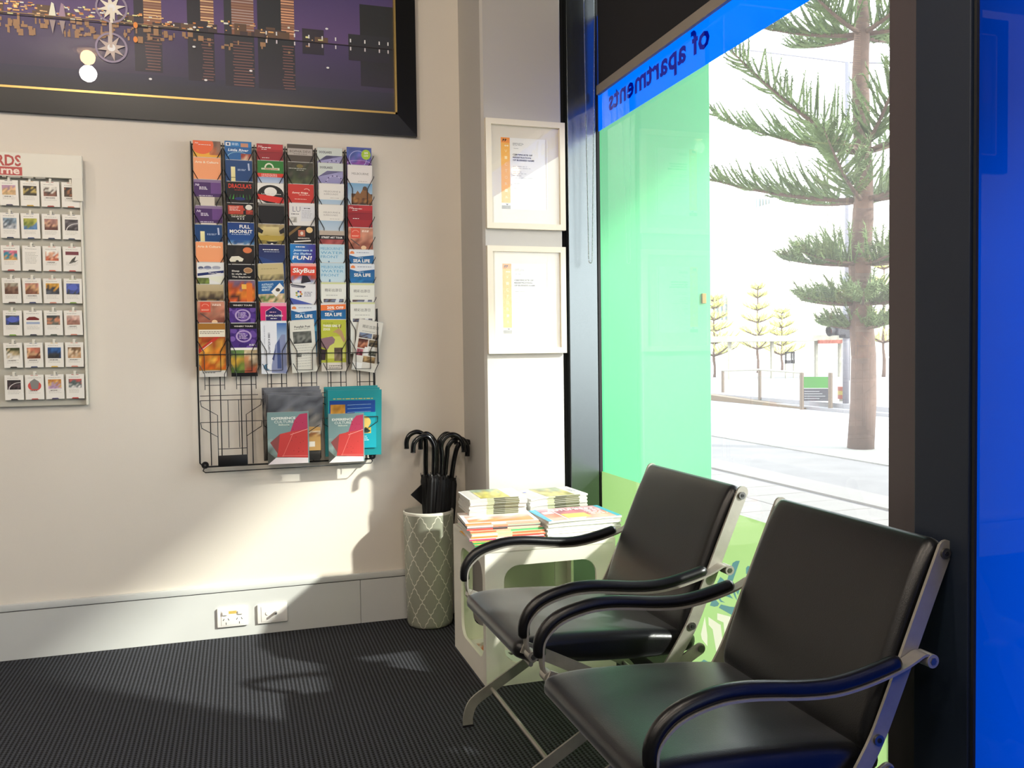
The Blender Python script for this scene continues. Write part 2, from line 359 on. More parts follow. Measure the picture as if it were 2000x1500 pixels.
class D:
    """flat print drawn as thin coloured layers on a W x H sheet (u right, v up); local x right, z up, layers step toward -y"""
    def __init__(s, W, H, y=-0.0002, seed=0, ox=0, oz=0, eps=0.00005, clip=True):
        s.clip = clip
        s.W = W; s.H = H; s.m = MB(); s.y = y; s.e = eps; s.rnd = random.Random(seed); s.ox = ox; s.oz = oz
    def _a(s, pts, cols, faces):
        o = len(s.m.v)
        for (u, v), c in zip(pts, cols):
            if s.clip: u = min(1, max(0, u)); v = min(1, max(0, v))
            s.m.v.append((s.ox+u*s.W, s.y, s.oz+v*s.H)); s.m.c.append(hx(c) if isinstance(c, str) else c)
        s.m.f += [tuple(i+o for i in f) for f in faces]; s.y -= s.e
        return s
    def r(s, u0, v0, u1, v1, c): return s._a([(u0, v0), (u1, v0), (u1, v1), (u0, v1)], [c]*4, [(0, 1, 2, 3)])
    def g(s, u0, v0, u1, v1, cb, ct): return s._a([(u0, v0), (u1, v0), (u1, v1), (u0, v1)], [cb, cb, ct, ct], [(0, 1, 2, 3)])
    def g4(s, u0, v0, u1, v1, a, b, c, d): return s._a([(u0, v0), (u1, v0), (u1, v1), (u0, v1)], [a, b, c, d], [(0, 1, 2, 3)])
    def p(s, pts, c): return s._a(pts, [c]*len(pts), [tuple(range(len(pts)))])
    def e_(s, cx, cy, rx, ry, c, n=24, a0=0, a1=2*pi):
        pts = [(cx+rx*cos(a0+(a1-a0)*k/n), cy+ry*sin(a0+(a1-a0)*k/n)) for k in range(n+(a1-a0 < 6.2))]; return s.p(pts, c)
    def ring(s, cx, cy, rx, ry, t, c, n=28, a0=0, a1=2*pi):
        pts = []; fs = []
        for k in range(n+1):
            a = a0+(a1-a0)*k/n; pts += [(cx+rx*cos(a), cy+ry*sin(a)), (cx+rx*(1-t)*cos(a), cy+ry*(1-t)*sin(a))]
        for k in range(n): fs.append((2*k, 2*k+2, 2*k+3, 2*k+1))
        return s._a(pts, [c]*len(pts), fs)
    def seg(s, u0, v0, u1, v1, t, c):
        dx = (u1-u0)*s.W; dy = (v1-v0)*s.H; L = math.hypot(dx, dy) or 1; nx, ny = -dy/L*t/2/s.W, dx/L*t/2/s.H
        return s.p([(u0+nx, v0+ny), (u1+nx, v1+ny), (u1-nx, v1-ny), (u0-nx, v0-ny)], c)
    def ph(s, u0, v0, u1, v1, cs, nx=7, ny=6, blur=True):
        """a small photograph: blotches of its colours, bottom colours first"""
        cl = [hx(c) for c in cs]; pts = []; co = []; fs = []
        for j in range(ny+1):
            for i in range(nx+1):
                pts.append((u0+(u1-u0)*i/nx, v0+(v1-v0)*j/ny))
                k = min(len(cl)-1, max(0, int(j/(ny+0.01)*len(cl)+s.rnd.uniform(-0.9, 0.9))))
                m = s.rnd.uniform(0.6, 1.25); co.append(tuple(min(1, x*m) for x in cl[k]))
        for j in range(ny):
            for i in range(nx): a = j*(nx+1)+i; fs.append((a, a+1, a+nx+2, a+nx+1))
        return s._a(pts, co, fs)
    def t(s, txt, u, v, h, w_, c, bold=True, sp=1.0, sh=0.0, rot=0):
        """text: left u, baseline v, cap height h (in H), fitted to width w_ (in W)"""
        vs, fs, W0 = glyphs(txt, bold, sp)
        if not vs: return s
        pts = []
        for x, y in vs:
            a = x/W0*w_; b = y*h
            if rot: a, b = x/W0*w_*0, 0
            pts.append((u+a+sh*b*s.H/s.W, v+b))
        if rot:   # runs downwards
            pts = [(u+y*h*s.H/s.W, v-x/W0*w_) for x, y in vs]
        return s._a(pts, [c]*len(pts), fs)
    def ln(s, u0, v, u1, n, dv, c, h=0.006):
        for k in range(n):
            x = u0
            e = u1 - s.rnd.uniform(0, 0.25)*(u1-u0)
            while x < e-0.02:
                L = s.rnd.uniform(0.03, 0.12); s.r(x, v-k*dv, min(e, x+L), v-k*dv+h, c); s.y += s.e; x += L+0.02
        s.y -= s.e; return s
    def build(s, name, parent=None, m='print', loc=None):
        return s.m.build(name, m, parent, loc=loc)

# ------------------------------------------------------------------ the room
G = 1.41                     # inner face of the shop window
YB = 3.6                     # back wall
CZ = 2.85                    # ceiling
struct('floor', MB().box(-3.4, -2.6, -0.12, 1.47, 3.6, 0), 'carpet')
struct('wall_back', MB().box(-3.4, YB, -0.12, 1.49, YB+0.2, CZ+0.2), 'wall')
struct('wall_left', MB().box(-3.6, -2.6, -0.12, -3.4, YB+0.2, CZ+0.2), 'wall3')
struct('wall_front', MB().box(-3.6, -2.8, -0.12, 1.47, -2.6, CZ+0.2), 'wall3')
struct('ceiling', MB().box(-3.4, -2.6, CZ, 1.47, YB, CZ+0.2), 'ceil')
# pillar beside the window with a small chamfer on its corner
pl = MB(); a, yf, xr, c = 0.919, 3.257, 1.247, 0.0095
prof = [(a, YB-0.001), (a, yf+c), (a+c, yf), (xr-0.004, yf), (xr, yf+0.004), (xr, 3.44), (1.49, 3.44), (1.49, YB-0.001)]
n = len(prof)
pl.add([(x, y, 0.0) for x, y in prof]+[(x, y, CZ) for x, y in prof], [tuple(range(n))[::-1], tuple(range(n, 2*n))]+[(i, (i+1) % n, (i+1) % n+n, i+n) for i in range(n)])
struct('wall_pillar', pl, 'wall2')
# skirting duct: board with a cap bead and joint lines
sk = MB(); sk.box(-3.4, YB-0.014, 0, 0.46, YB, 0.180, 0.001); sk.box(0.4615, YB-0.014, 0, 0.918, YB, 0.180, 0.001)
o = struct('baseboard_back', sk, 'skirt')
MB().box(-3.4, YB-0.019, 0.183, 0.918, YB, 0.208, 0.005).build('cap_bead', 'skirt', o, 30)
MB().box(-3.4, YB-0.012, 0.178, 0.918, YB, 0.186).build('shadow_gap', 'greyjamb', o)

# shop window 1: frame, pane, films
wf = empty('window_1', (G, 2.4, 0)); wf['kind'] = 'structure'
def wpart(name, mb, m, sm=False):
    me = mb.build(name, m, wf, sm); me.location = (-G, -2.4, 0); return me
j = MB(); j.box(1.274, 3.257, 0, 1.396, 3.44, CZ, 0.002); wpart('jamb', j, 'jamb')
j = MB(); j.box(1.248, 3.30, 0, 1.274, 3.44, CZ); j.box(1.396, 3.268, 0, 1.402, 3.44, CZ); wpart('gasket', j, 'gasket')
j = MB(); j.box(1.402, 3.262, 0, 1.415, 3.44, CZ, 0.001); wpart('glazing_bead', j, 'gasket')
j = MB(); j.box(1.385, 1.36, 0, 1.45, 1.593, CZ, 0.002); wpart('mullion', j, 'greyjamb')
j = MB(); j.box(1.30, 1.36, 0, 1.45, 3.26, 0.07, 0.002); wpart('sill', j, 'gasket')
j = MB(); j.box(1.40, 1.36, 2.70, 1.47, 3.44, CZ); wpart('head', j, 'jamb')
j = MB(); j.add([(G+0.012, 1.59, 0.07), (G+0.012, 3.262, 0.07), (G+0.012, 3.262, 2.72), (G+0.012, 1.59, 2.72)], [(0, 1, 2, 3)]); wpart('pane', j, 'glass')
def fquad(name, y0, y1, z0, z1, m, x=G):
    j = MB(); j.add([(x, y0, z0), (x, y1, z0), (x, y1, z1), (x, y0, z1)], [(0, 1, 2, 3)]); return wpart(name, j, m)
ZL, ZBL, YG = 0.6225, 1.999, 2.403
fquad('blue_film', 1.59, 3.262, ZBL, 2.46, 'blue')['label'] = 'bright blue film band with dark blue lettering'
def gpoly(name, pts, m, x=G-0.0015):
    j = MB(); w3 = [P(px, py, 'x', x) for px, py in pts]; j.add(w3, [tuple(range(len(pts)))]); return wpart(name, j, m)
# lettering on the blue band, read from the street
vs, fs, W0 = glyphs('of apartments', True, 1.05)
A = P(1386, 96, 'x', G-0.0015); B = P(1189, 212, 'x', G-0.0015); zb = (A.z+B.z)/2 + 0.003
j = MB(); cap = (P(1387, 62, 'x', G).z-P(1387, 95, 'x', G).z)/0.68
ty = B.y-A.y
j.add([(G-0.0015, A.y + x/W0*ty, zb + y*cap) for x, y in vs], fs); wpart('lettering', j, 'bluetext')['label'] = 'dark blue lettering seen in reverse'
# motifs on the lime film: leaf-like teal strokes and cream chevrons
def crop(x, y): return (1340+x/5.172, 1030+y/5.172)
MOTIFS = (
    ('teal_motif', 'teal', [(410, 545), (470, 360), (505, 338), (543, 338), (470, 545)]),
    ('teal_motif', 'teal', [(312, 560), (347, 500), (400, 545), (390, 600)]),
    ('teal_motif', 'teal', [(605, 470), (605, 410), (625, 388), (660, 400), (690, 440), (660, 470)]),
    ('teal_motif', 'teal', [(240, 790), (260, 740), (300, 730), (335, 770), (320, 795), (285, 802)]),
    ('teal_motif', 'teal', [(320, 715), (335, 700), (360, 740), (395, 760), (350, 755)]),
    ('teal_motif', 'teal', [(385, 690), (430, 665), (478, 722)]),
    ('teal_motif', 'teal', [(465, 640), (490, 640), (520, 750), (490, 700)]),
    ('teal_motif', 'teal', [(500, 640), (550, 600), (525, 685)]),
    ('teal_motif', 'teal', [(330, 812), (352, 778), (440, 800), (620, 820), (560, 930), (470, 890)]),
    ('teal_motif', 'teal', [(95, 1400), (180, 1335), (330, 1415), (330, 1480), (60, 1480)]),
    ('cream_motif', 'cream', [(315, 867), (468, 908), (550, 945), (480, 1160), (400, 1190), (378, 960), (315, 932)]),
    ('cream_motif', 'cream', [(225, 905), (330, 975), (350, 985), (372, 1180), (340, 1285), (305, 1250), (268, 1030), (228, 985)]),
    ('cream_motif', 'cream', [(150, 1080), (190, 900), (215, 1090), (215, 1200), (160, 1130)]))
from mathutils.geometry import tessellate_polygon
loops = [[Vector((1.59, 0.07, 0)), Vector((3.262, 0.07, 0)), Vector((3.262, ZL, 0)), Vector((1.59, ZL, 0))]]
for nm, mm, pts in MOTIFS:
    gpoly(nm, [crop(*q) for q in pts], mm, G)
    loops.append([Vector((P(*crop(*q), 'x', G).y, P(*crop(*q), 'x', G).z, 0)) for q in pts])
flat_ = [v for l in loops for v in l]; j = MB(); j.add([(G, v.x, v.y) for v in flat_], [tuple(t_) for t_ in tessellate_polygon(loops)])
wpart('lime_film', j, 'lime')['label'] = 'lime green window film with cut-out motifs'

# post between the windows and the second, blue-filmed window
struct('wall_post', MB().box(1.25, 1.236, 0, 1.47, 1.367, CZ, 0.002), 'navy')
struct('trim_1', MB().box(1.256, 1.2285, 0, 1.45, 1.2345, CZ), 'gasket')
w2 = empty('window_2', (1.26, 0, 0)); w2['kind'] = 'structure'
j = MB().add([(1.262, -0.46, 0.0), (1.262, 1.2285, 0.0), (1.262, 1.2285, CZ), (1.262, -0.46, CZ)], [(0, 1, 2, 3)])
q = j.build('blue_film', 'deepblue', w2); q.location.x = -1.26
# clear glazed entrance further along the same front (seen only as a reflection and by its daylight)
w3 = empty('window_3', (1.3, -1.5, 0)); w3['kind'] = 'structure'
fr = MB()
for y0, y1, z0, z1 in ((-0.52, -0.46, 0, CZ), (-2.6, -2.54, 0, CZ), (-1.55, -1.49, 0, 2.6), (-2.54, -0.52, 2.6, CZ), (-2.54, -0.52, 0, 0.06)): fr.box(1.25, y0, z0, 1.31, y1, z1)
q = fr.build('frame', 'jamb', w3); q.location = (-1.3, 1.5, 0)
q = MB().add([(1.28, -2.54, 0.06), (1.28, -0.52, 0.06), (1.28, -0.52, 2.6), (1.28, -2.54, 2.6)], [(0, 1, 2, 3)]).build('pane', 'glass', w3); q.location = (-1.3, 1.5, 0)

# ------------------------------------------------------------------ outside: ground
ZG = -0.1
def ground(name, x0, y0, x1, y1, m, dz=0.0):
    return struct(name, MB().box(x0, y0, ZG-0.2, x1, y1, ZG+dz), m)
pv = struct('pavement', MB().box(1.5, -20, ZG-0.2, 6.35, 60, ZG-0.012), 'asphalt')
rr = random.Random(4)
pm = []
for k in range(4):
    b = 0.012; m_ = MB().box(-0.295, -0.195, -0.03, 0.295, 0.195, rr.uniform(-0.002, 0.003), 0.006).mesh('paver', 'paver'); pm.append(m_)
for i in range(5):
    for k in range(17):
        o = bpy.data.objects.new('paver', pm[rr.randrange(4)]); COL.objects.link(o); o.parent = pv
        o.location = (1.85+i*0.6+0.03*rr.uniform(-0.1, 0.1), 3.6+k*0.4+(0.2 if i % 2 else 0), ZG)
ground('pavement_strip', 4.62, -20, 5.0, 60, 'paver', 0.004)
ground('gravel_verge', 6.35, -20, 7.45, 60, 'gravel', 0.0)
ground('road', 7.45, -60, 10.95, 90, 'road', -0.03)
rd = MB()
for y0, y1, x0, x1 in ((-20, 60, 7.55, 7.65), (9, 12, 8.8, 8.95), (13.5, 17, 8.8, 8.95), (8, 60, 10.55, 10.65), (9.3, 10.4, 9.3, 9.5), (10.8, 12, 9.5, 9.7)):
    rd.box(x0, y0, ZG-0.029, x1, y1, ZG-0.025)
struct('road_marking', rd, 'linepaint')
struct('tram_platform', MB().box(11.2, 8, ZG-0.2, 60, 70, 0.02).box(11.0, 8, ZG-0.2, 11.2, 70, ZG+0.03), 'road')
kb = MB(); kb.add([(10.95, 15, ZG-0.1), (10.95, 60, ZG-0.1), (10.95, 60, ZG+0.55), (10.95, 22, ZG+0.20), (10.95, 15, ZG+0.0),
                   (11.25, 15, ZG-0.1), (11.25, 60, ZG-0.1), (11.25, 60, ZG+0.55), (11.25, 22, ZG+0.20), (11.25, 15, ZG)],
                  [(0, 1, 2, 3, 4), (9, 8, 7, 6, 5), (0, 4, 9, 5), (4, 3, 8, 9), (3, 2, 7, 8), (1, 6, 7, 2)])
struct('platform_kerb', kb, 'brownkerb')

def zat(px, py, y): return P(px, py, 'y', y).z

# green return wall at the end of the shopfront recess, outside the glass
gw = struct('wall_outside_green', MB().box(1.425, 3.40, ZG-0.1, 1.999, 3.437, 4.9, 0.003), 'green')
q = P(1374, 583, 'y', 3.398); MB().box(q.x-0.010, 3.390, q.z-0.022, q.x+0.010, 3.3995, q.z+0.022, 0.002).build('latch', 'baryel', gw)
struct('wall_outside', MB().box(1.50, 3.45, ZG-0.1, 1.98, 3.80, 4.9), 'tower')

# ------------------------------------------------------------------ outside: trees
def pine(name, base, trunk_px, whorls, label, seed, rb, rt, H, nm='needle', tm='bark', dens=1.0, group=None, size=1.0):
    """araucaria: straight trunk, whorls of long branches bearing rope-like twigs"""
    rnd = random.Random(seed); root = empty(name, base, 0, label, 'tree', group)
    pts = []; rs = []
    for k in range(13):
        f = k/12; pts.append((0.02*sin(k*1.3), 0.02*cos(k*1.7), H*f)); rs.append(rb*(1-f)+rt*f + rnd.uniform(-0.006, 0.006)*size)
    MB().tube(pts, rs, 14).build('trunk', tm, root, True)
    for (z, L, rise, nb, a0) in whorls:
        for b in range(nb):
            az = a0+2*pi*b/nb+rnd.uniform(-0.15, 0.15); Lb = L*rnd.uniform(0.85, 1.1); br = MB(); nd = MB()
            d = Vector((cos(az), sin(az), 0)); side = Vector((-sin(az), cos(az), 0)); bp = []
            for k in range(9):
                f = k/8; bp.append(Vector((0, 0, z))+d*(Lb*f)+Vector((0, 0, 1))*(Lb*(rise*f+0.10*f*f-0.06*f*(1-f))))
            br.tube(bp, [0.03*size*(1-0.8*k/8) for k in range(9)], 6)
            ob = br.build('branch', tm, root, True)
            nt_ = int(34*dens*min(1, 0.3+0.42*L))
            for q in range(nt_):
                f = 0.12+0.88*q/nt_; i = min(7, int(f*8)); pnt = bp[i].lerp(bp[i+1], f*8-i)
                sgn = 1 if q % 2 else -1; tl = size*min(1, 0.35+0.4*L)*(0.40*(1-f)+0.17)*rnd.uniform(0.75, 1.15)
                dr = (side*sgn*rnd.uniform(0.35, 1.0)+d*rnd.uniform(0.5, 0.95)+Vector((0, 0, rnd.uniform(0.0, 0.9)))).normalized()
                tp = [pnt+dr*tl*g+Vector((0, 0, 0.35*tl*g*g)) for g in (0, 0.4, 0.75, 1.0)]
                nd.tube(tp, [0.011*size, 0.013*size, 0.011*size, 0.002], 3, caps=False)
                for g in range(int(17*dens)):
                    h = min(0.999, (g+rnd.random())/int(17*dens)); ii = min(2, int(h*3)); c = tp[ii].lerp(tp[ii+1], h*3-ii)
                    ax = Vector((rnd.uniform(-1, 1), rnd.uniform(-1, 1), rnd.uniform(-0.5, 1))).normalized(); ln_ = 0.062*size*rnd.uniform(0.7, 1.2)
                    tipv = c+(ax+dr*0.7).normalized()*ln_; w_ = dr.cross(ax).normalized()*0.0055*size
                    nd.add([c-w_, c+w_, tipv], [(0, 1, 2)])
            tag(nd.build('needles', nm, ob), kind='stuff')
    return root
tb = P(1683, 876, 'z', ZG); Y = tb.y
def wz(px, py): return zat(px, py, Y)-ZG
pine('pine_tree', (tb.x, tb.y, ZG), None,
     [(wz(1690, 640), 0.5, 0.02, 3, 0.3), (wz(1688, 592), 0.8, 0.0, 6, 0.9), (wz(1688, 515), 1.05, 0.03, 6, 0.2), (wz(1690, 392), 1.95, 0.10, 6, 0.62),
      (wz(1688, 300), 2.0, 0.30, 6, 0.15), (wz(1690, 68), 1.35, 0.10, 6, 0.5), (wz(1690, -40), 1.4, 0.25, 5, 0.1), (wz(1690, -230), 1.3, 0.2, 6, 0.4)],
     'tall pine with whorled branches standing in pale gravel nearest the window', 5, 0.155, 0.06, 6.6, dens=2.0, size=1.1)
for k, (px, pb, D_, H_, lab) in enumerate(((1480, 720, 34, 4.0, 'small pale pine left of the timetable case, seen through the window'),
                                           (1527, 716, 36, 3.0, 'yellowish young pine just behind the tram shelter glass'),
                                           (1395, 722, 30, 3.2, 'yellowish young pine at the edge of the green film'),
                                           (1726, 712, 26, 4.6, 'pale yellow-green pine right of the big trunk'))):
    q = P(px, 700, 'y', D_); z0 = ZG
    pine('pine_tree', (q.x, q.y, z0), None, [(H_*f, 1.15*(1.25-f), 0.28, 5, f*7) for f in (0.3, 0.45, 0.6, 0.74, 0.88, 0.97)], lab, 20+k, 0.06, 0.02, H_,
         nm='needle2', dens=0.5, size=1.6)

# ------------------------------------------------------------------ outside: street furniture and buildings
def post(mb, px, py0, py1, y, r, n=8):
    a = P(px, py0, 'y', y); mb.tube([(a.x, y, a.z), (a.x, y, zat(px, py1, y))], r, n); return a
g0 = P(1652, 800, 'z', ZG); y = g0.y
t = empty('traffic_light', (g0.x, y, ZG), 0, 'black two-lens traffic signal on a grey pole beside the big pine trunk', 'traffic light')
def rel(mb, name, m, root, sm=False):
    ob = mb.build(name, m, root, sm); ob.location = -root.location; return ob
H1 = zat(1652, 540, y)
rel(MB().tube([(g0.x, y, ZG), (g0.x, y, H1)], 0.06, 12), 'pole', 'polem', t, True)
zt, zm, z2 = zat(1632, 616, y), zat(1632, 634, y), zat(1632, 655, y)
xl = P(1623, 630, 'y', y).x; xr_ = P(1645, 630, 'y', y).x
for a_, b_ in ((zt, zm+0.01), (zm-0.01, z2)):
    hd = rel(MB().box(xl+0.06, y-0.13, b_, xr_, y+0.13, a_, 0.02), 'signal_head', 'signal', t)
    h = MB().tube([(xl+0.08, y, (a_+b_)/2), (xl-0.05, y, (a_+b_)/2-0.02)], [0.09, 0.1], 12, caps=False); ob = h.build('hood', 'signal', hd, True)
    MB().cyl((xl+0.055, y, (a_+b_)/2), (1, 0, 0), 0.075, 0.01).build('lens', 'lensr', hd)
rel(MB().box(xr_, y-0.03, zm-0.02, g0.x, y+0.03, zm+0.02), 'bracket', 'polem', t)
rel(MB().box(g0.x-0.09, y-0.1, zat(1652, 660, y), g0.x+0.09, y+0.1, zt+0.02, 0.02), 'control_box', 'signal', t)

g1 = P(1655, 720, 'y', 24)
t = empty('catenary_pole', (g1.x, 24, ZG), 0, 'thin pale overhead-line pole rising behind the traffic signal', 'pole')
zt = zat(1655, 122, 24)
rel(MB().tube([(g1.x, 24, ZG), (g1.x, 24, zt)], 0.085, 10), 'pole', 'polem', t, True)
e1 = P(1750, 124, 'y', 23); e0 = P(1380, 88, 'y', 30)
rel(MB().tube([e0, (g1.x, 24, zt), e1], 0.028, 6), 'wire', 'polem', t)

# sign board at the crossing
ga = P(1566, 797, 'z', ZG); gb = P(1622, 800, 'z', ZG); 
t = empty('street_sign', tuple(ga), 0, 'low green and dark purple information board on two bronze posts', 'sign')
def along(f, py, off=0.0):
    px = 1566+f*56; q = ga.lerp(gb, f); z = P(px, py, 'y', q.y).z; return Vector((q.x, q.y+off, z))
sg = MB(); dv = (gb-ga)
for f in (0, 1): sg.tube([along(f, 799), along(f, 728)], 0.045, 8)
rel(sg, 'post', 'postbrown', t)
def board(py0, py1, name, m, f0=0.03, f1=0.97, dx=0.0):
    n_ = Vector((-dv.y, dv.x, 0)).normalized()*0.02; mb = MB(); vs = []
    for s_ in (-1, 1):
        for f, py in ((f0, py0), (f1, py0), (f1, py1), (f0, py1)): vs.append(along(f, py)+n_*s_*(1+dx))
    mb.add(vs, [(0, 1, 2, 3), (7, 6, 5, 4), (0, 4, 5, 1), (1, 5, 6, 2), (2, 6, 7, 3), (3, 7, 4, 0)]); return rel(mb, name, m, t)
board(758, 736, 'green_panel', 'signgreen'); board(783, 759, 'dark_panel', 'signdark')
for k in range(4): board(765+k*4.6, 763.8+k*4.6, 'text_line', 'linepaint', 0.12, 0.55+0.1*(k % 3)+0.1, 0.4)
# striped bollard
q = P(1646, 795, 'z', ZG); t = empty('bollard', tuple(q), 0, 'short red and yellow banded bollard between board and signal pole', 'bollard')
for k, m_ in enumerate(('barred', 'baryel', 'barred')):
    z0 = zat(1646, 779-k*8, q.y); z1 = zat(1646, 771-k*8, q.y); rel(MB().tube([(q.x, q.y, z0), (q.x, q.y, z1)], 0.10, 12), 'band', m_, t, 40)
rel(MB().tube([(q.x, q.y, ZG), (q.x, q.y, zat(1646, 779, q.y))], 0.07, 12), 'stem', 'shelter', t, 40)
# platform railing
y0 = 17.5
t = empty('railing', (12.4, 16, 0), 0, 'pale platform railing with bronze posts and clear panels', 'railing')
pr = []
for px, pb, pt in ((1412, 772, 724), (1484, 782, 722), (1566, 795, 728)):
    b_ = P(px, pb, 'z', ZG+0.05); zt = P(px, pt, 'y', b_.y).z; pr.append((b_, zt)); rel(MB().tube([(b_.x, b_.y, ZG), (b_.x, b_.y, zt)], 0.04, 8), 'post', 'postbrown', t)
rel(MB().tube([(b_.x, b_.y, z) for b_, z in pr], 0.025, 6), 'handrail', 'shelter', t)
# tram shelter
y = 27.0; a_ = P(1420, 665, 'y', y); b_ = P(1645, 650, 'y', y); z0 = a_.z
t = empty('tram_shelter', (a_.x, y, 0.02), 0, 'long pale tram shelter with a flat roof and framed timetable', 'shelter')
rel(MB().box(a_.x, y, z0-0.05, b_.x+3, y+1.6, z0+0.16), 'roof', 'shelter', t)
for px in (1425, 1508, 1594, 1640):
    x_ = P(px, 700, 'y', y+0.3).x; rel(MB().box(x_-0.05, y+0.25, 0, x_+0.05, y+0.35, z0), 'post', 'shelter', t)
xa, xb = P(1541, 700, 'y', y).x, P(1559, 700, 'y', y).x; za, zb_ = zat(1550, 687, y), zat(1550, 710, y)
tf = MB()
for bx in ((xa, za-0.06, xb, za), (xa, zb_, xb, zb_+0.12), (xa, zb_, xa+0.05, za), (xb-0.05, zb_, xb, za), ((xa+xb)/2+0.05, zb_, (xa+xb)/2+0.1, za)): tf.box(bx[0], y+0.2, bx[1], bx[2], y+0.25, bx[3])
rel(tf, 'timetable_frame', 'signal', t); rel(MB().box(xa, y+0.2, 0, xa+0.05, y+0.25, zb_).box(xb-0.05, y+0.2, 0, xb, y+0.25, zb_), 'frame_leg', 'shelter', t)
xa, xb = P(1597, 665, 'y', y).x, P(1642, 665, 'y', y).x
rel(MB().box(xa, y-0.1, zat(1620, 671, y), xb, y, zat(1620, 664, y)), 'name_board', 'barred', t)
# buildings
def block(px0, px1, ptop, Y_, m, label, bands=0, fins=0, depth=22, pbot=705):
    a_ = P(px0, 600, 'y', Y_).x; b_ = P(px1, 600, 'y', Y_).x; zt = zat((px0+px1)/2, ptop, Y_)
    t = empty('office_tower', (a_, Y_, ZG), 0, label, 'building')
    rel(MB().box(a_, Y_, ZG, b_, Y_+depth, zt), 'wall', m, t)
    zb0 = zat((px0+px1)/2, pbot, Y_)
    for k in range(bands):
        z_ = zb0+(zt-zb0)*(k+0.5)/bands; h = (zt-zb0)/bands*0.36
        for s_ in range(5):
            u0 = a_+(b_-a_)*(s_*0.195+0.03); rel(MB().box(u0, Y_-0.15, z_-h/2, u0+(b_-a_)*0.165, Y_+0.1, z_+h/2), 'window', 'bandm', t)
    for k in range(fins):
        x_ = a_+(b_-a_)*(k+0.5)/fins; rel(MB().box(x_-0.12, Y_-0.5, zb0, x_+0.12, Y_, zt), 'fin', 'tower', t)
    return t
block(1477, 1506, 388, 170, 'tower2', 'slim pale blue glass tower left of the banded tower', 0, 5, pbot=600)
block(1513, 1640, 398, 140, 'tower', 'wide cream tower with rows of grey window bands', 15, 0, pbot=600)
block(1700, 1760, 400, 160, 'tower', 'pale tower behind the right side of the big pine', 12, 0, pbot=600)
block(1390, 1424, 577, 120, 'tower2', 'low blue glazed block beside the green film edge', 0, 4, pbot=640)
block(1380, 1800, 625, 90, 'tower', 'long low white building behind the tram shelter', 2, 0, pbot=660)

# ------------------------------------------------------------------ ceiling downlight and added fill lamps
def downlight(x, y, label, s=30):
    t = empty('ceiling_downlight', (x, y, CZ), 0, label, 'ceiling light', 'ceiling downlights')
    MB().lathe([(0.075, 0), (0.078, -0.006), (0.055, -0.008), (0.05, 0.0)], 24).build('trim_ring', 'plate', t, 30)
    d = MB().sphere((0, 0, -0.040), 0.040, 16, 10).build('lamp_bulb', LM, t, True)
    l = bpy.data.lights.new('downlight', 'POINT'); l.energy = s*LAMP; l.color = (1, 0.90, 0.78); l.shadow_soft_size = 0.045
    lo = bpy.data.objects.new('downlight', l); COL.objects.link(lo); lo.parent = t; lo.location = (0, 0, -0.13)
LM = emit('warm_lamp', (1, 0.60, 0.30), 26)
a_ = P(168, 92, 'y', 3.56); k_ = 3.56*(CZ-CH)/(a_.z-CH)
downlight(a_.x*k_/3.56, 2*3.56-k_, 'round warm downlight nearest the city picture', 40)
for x, y, lb in ((0.3, 0.6, 'above the chairs'), (-2.0, 1.84, 'above the left wall cards'), (-0.7, 0.3, 'in the middle of the room'), (-2.0, 0.3, 'left of the middle of the room'),
                 (0.3, -1.3, 'behind the chairs'), (-0.7, -1.3, 'near the front wall'), (-2.0, -1.3, 'in the front left corner')):
    downlight(x, y, 'round warm downlight ' + lb, 40)  # unseen lamps, added to fill the room with soft light

# ------------------------------------------------------------------ awning added unseen over the shopfront to shade the upper window
aw = empty('sun_blocker', (1.5, 2, 5.0), 0, 'flat canopy projecting over the pavement above the shop window', 'awning')
MB().box(0, -11, 0, 4.4, 6, 0.25).build('blocker', 'polem', aw)

# ------------------------------------------------------------------ roller blind and its bead chain
bl = empty('roller_blind', (1.385, 2.3, 2.8), 0, 'black roller blind half lowered in front of the window, beige bottom rail', 'blind')
def off(mb, name, m, root, sm=False):
    ob = mb.build(name, m, root, sm); ob.location = -root.location; return ob
off(MB().box(1.384, 1.40, 2.15, 1.386, 3.20, 2.80), 'fabric', 'blind', bl)
off(MB().box(1.378, 1.395, 2.126, 1.393, 3.207, 2.163, 0.003), 'bottom_rail', 'rail', bl, 30)
off(MB().tube([(1.365, 1.38, 2.80), (1.365, 3.22, 2.80)], 0.028, 16), 'roller', 'gasket', bl, 40)
cm = MB(); zb = 1.475
path = []
xa, xb, yc = 1.319, 1.376, 3.19
N = 210
for k in range(N): path.append((xa+(1.332-xa)*k/N, yc, 2.80-(2.80-zb)*k/N))
for k in range(1, 7): a = pi*k/7; path.append((1.3395-0.0075*cos(a), yc, zb-0.012*sin(a)))
for k in range(N): path.append((1.347+(xb-1.347)*k/N, yc, zb+(2.80-zb)*k/N))
for q in path:
    r_ = 0.0033; x, y, z = q
    cm.add([(x+r_, y, z), (x-r_, y, z), (x, y+r_, z), (x, y-r_, z), (x, y, z+r_), (x, y, z-r_)], [(0, 2, 4), (2, 1, 4), (1, 3, 4), (3, 0, 4), (2, 0, 5), (1, 2, 5), (3, 1, 5), (0, 3, 5)])
cm.tube(path[::6], 0.0007, 3)
tag(off(cm, 'bead_chain', 'chainm', bl), kind='stuff')

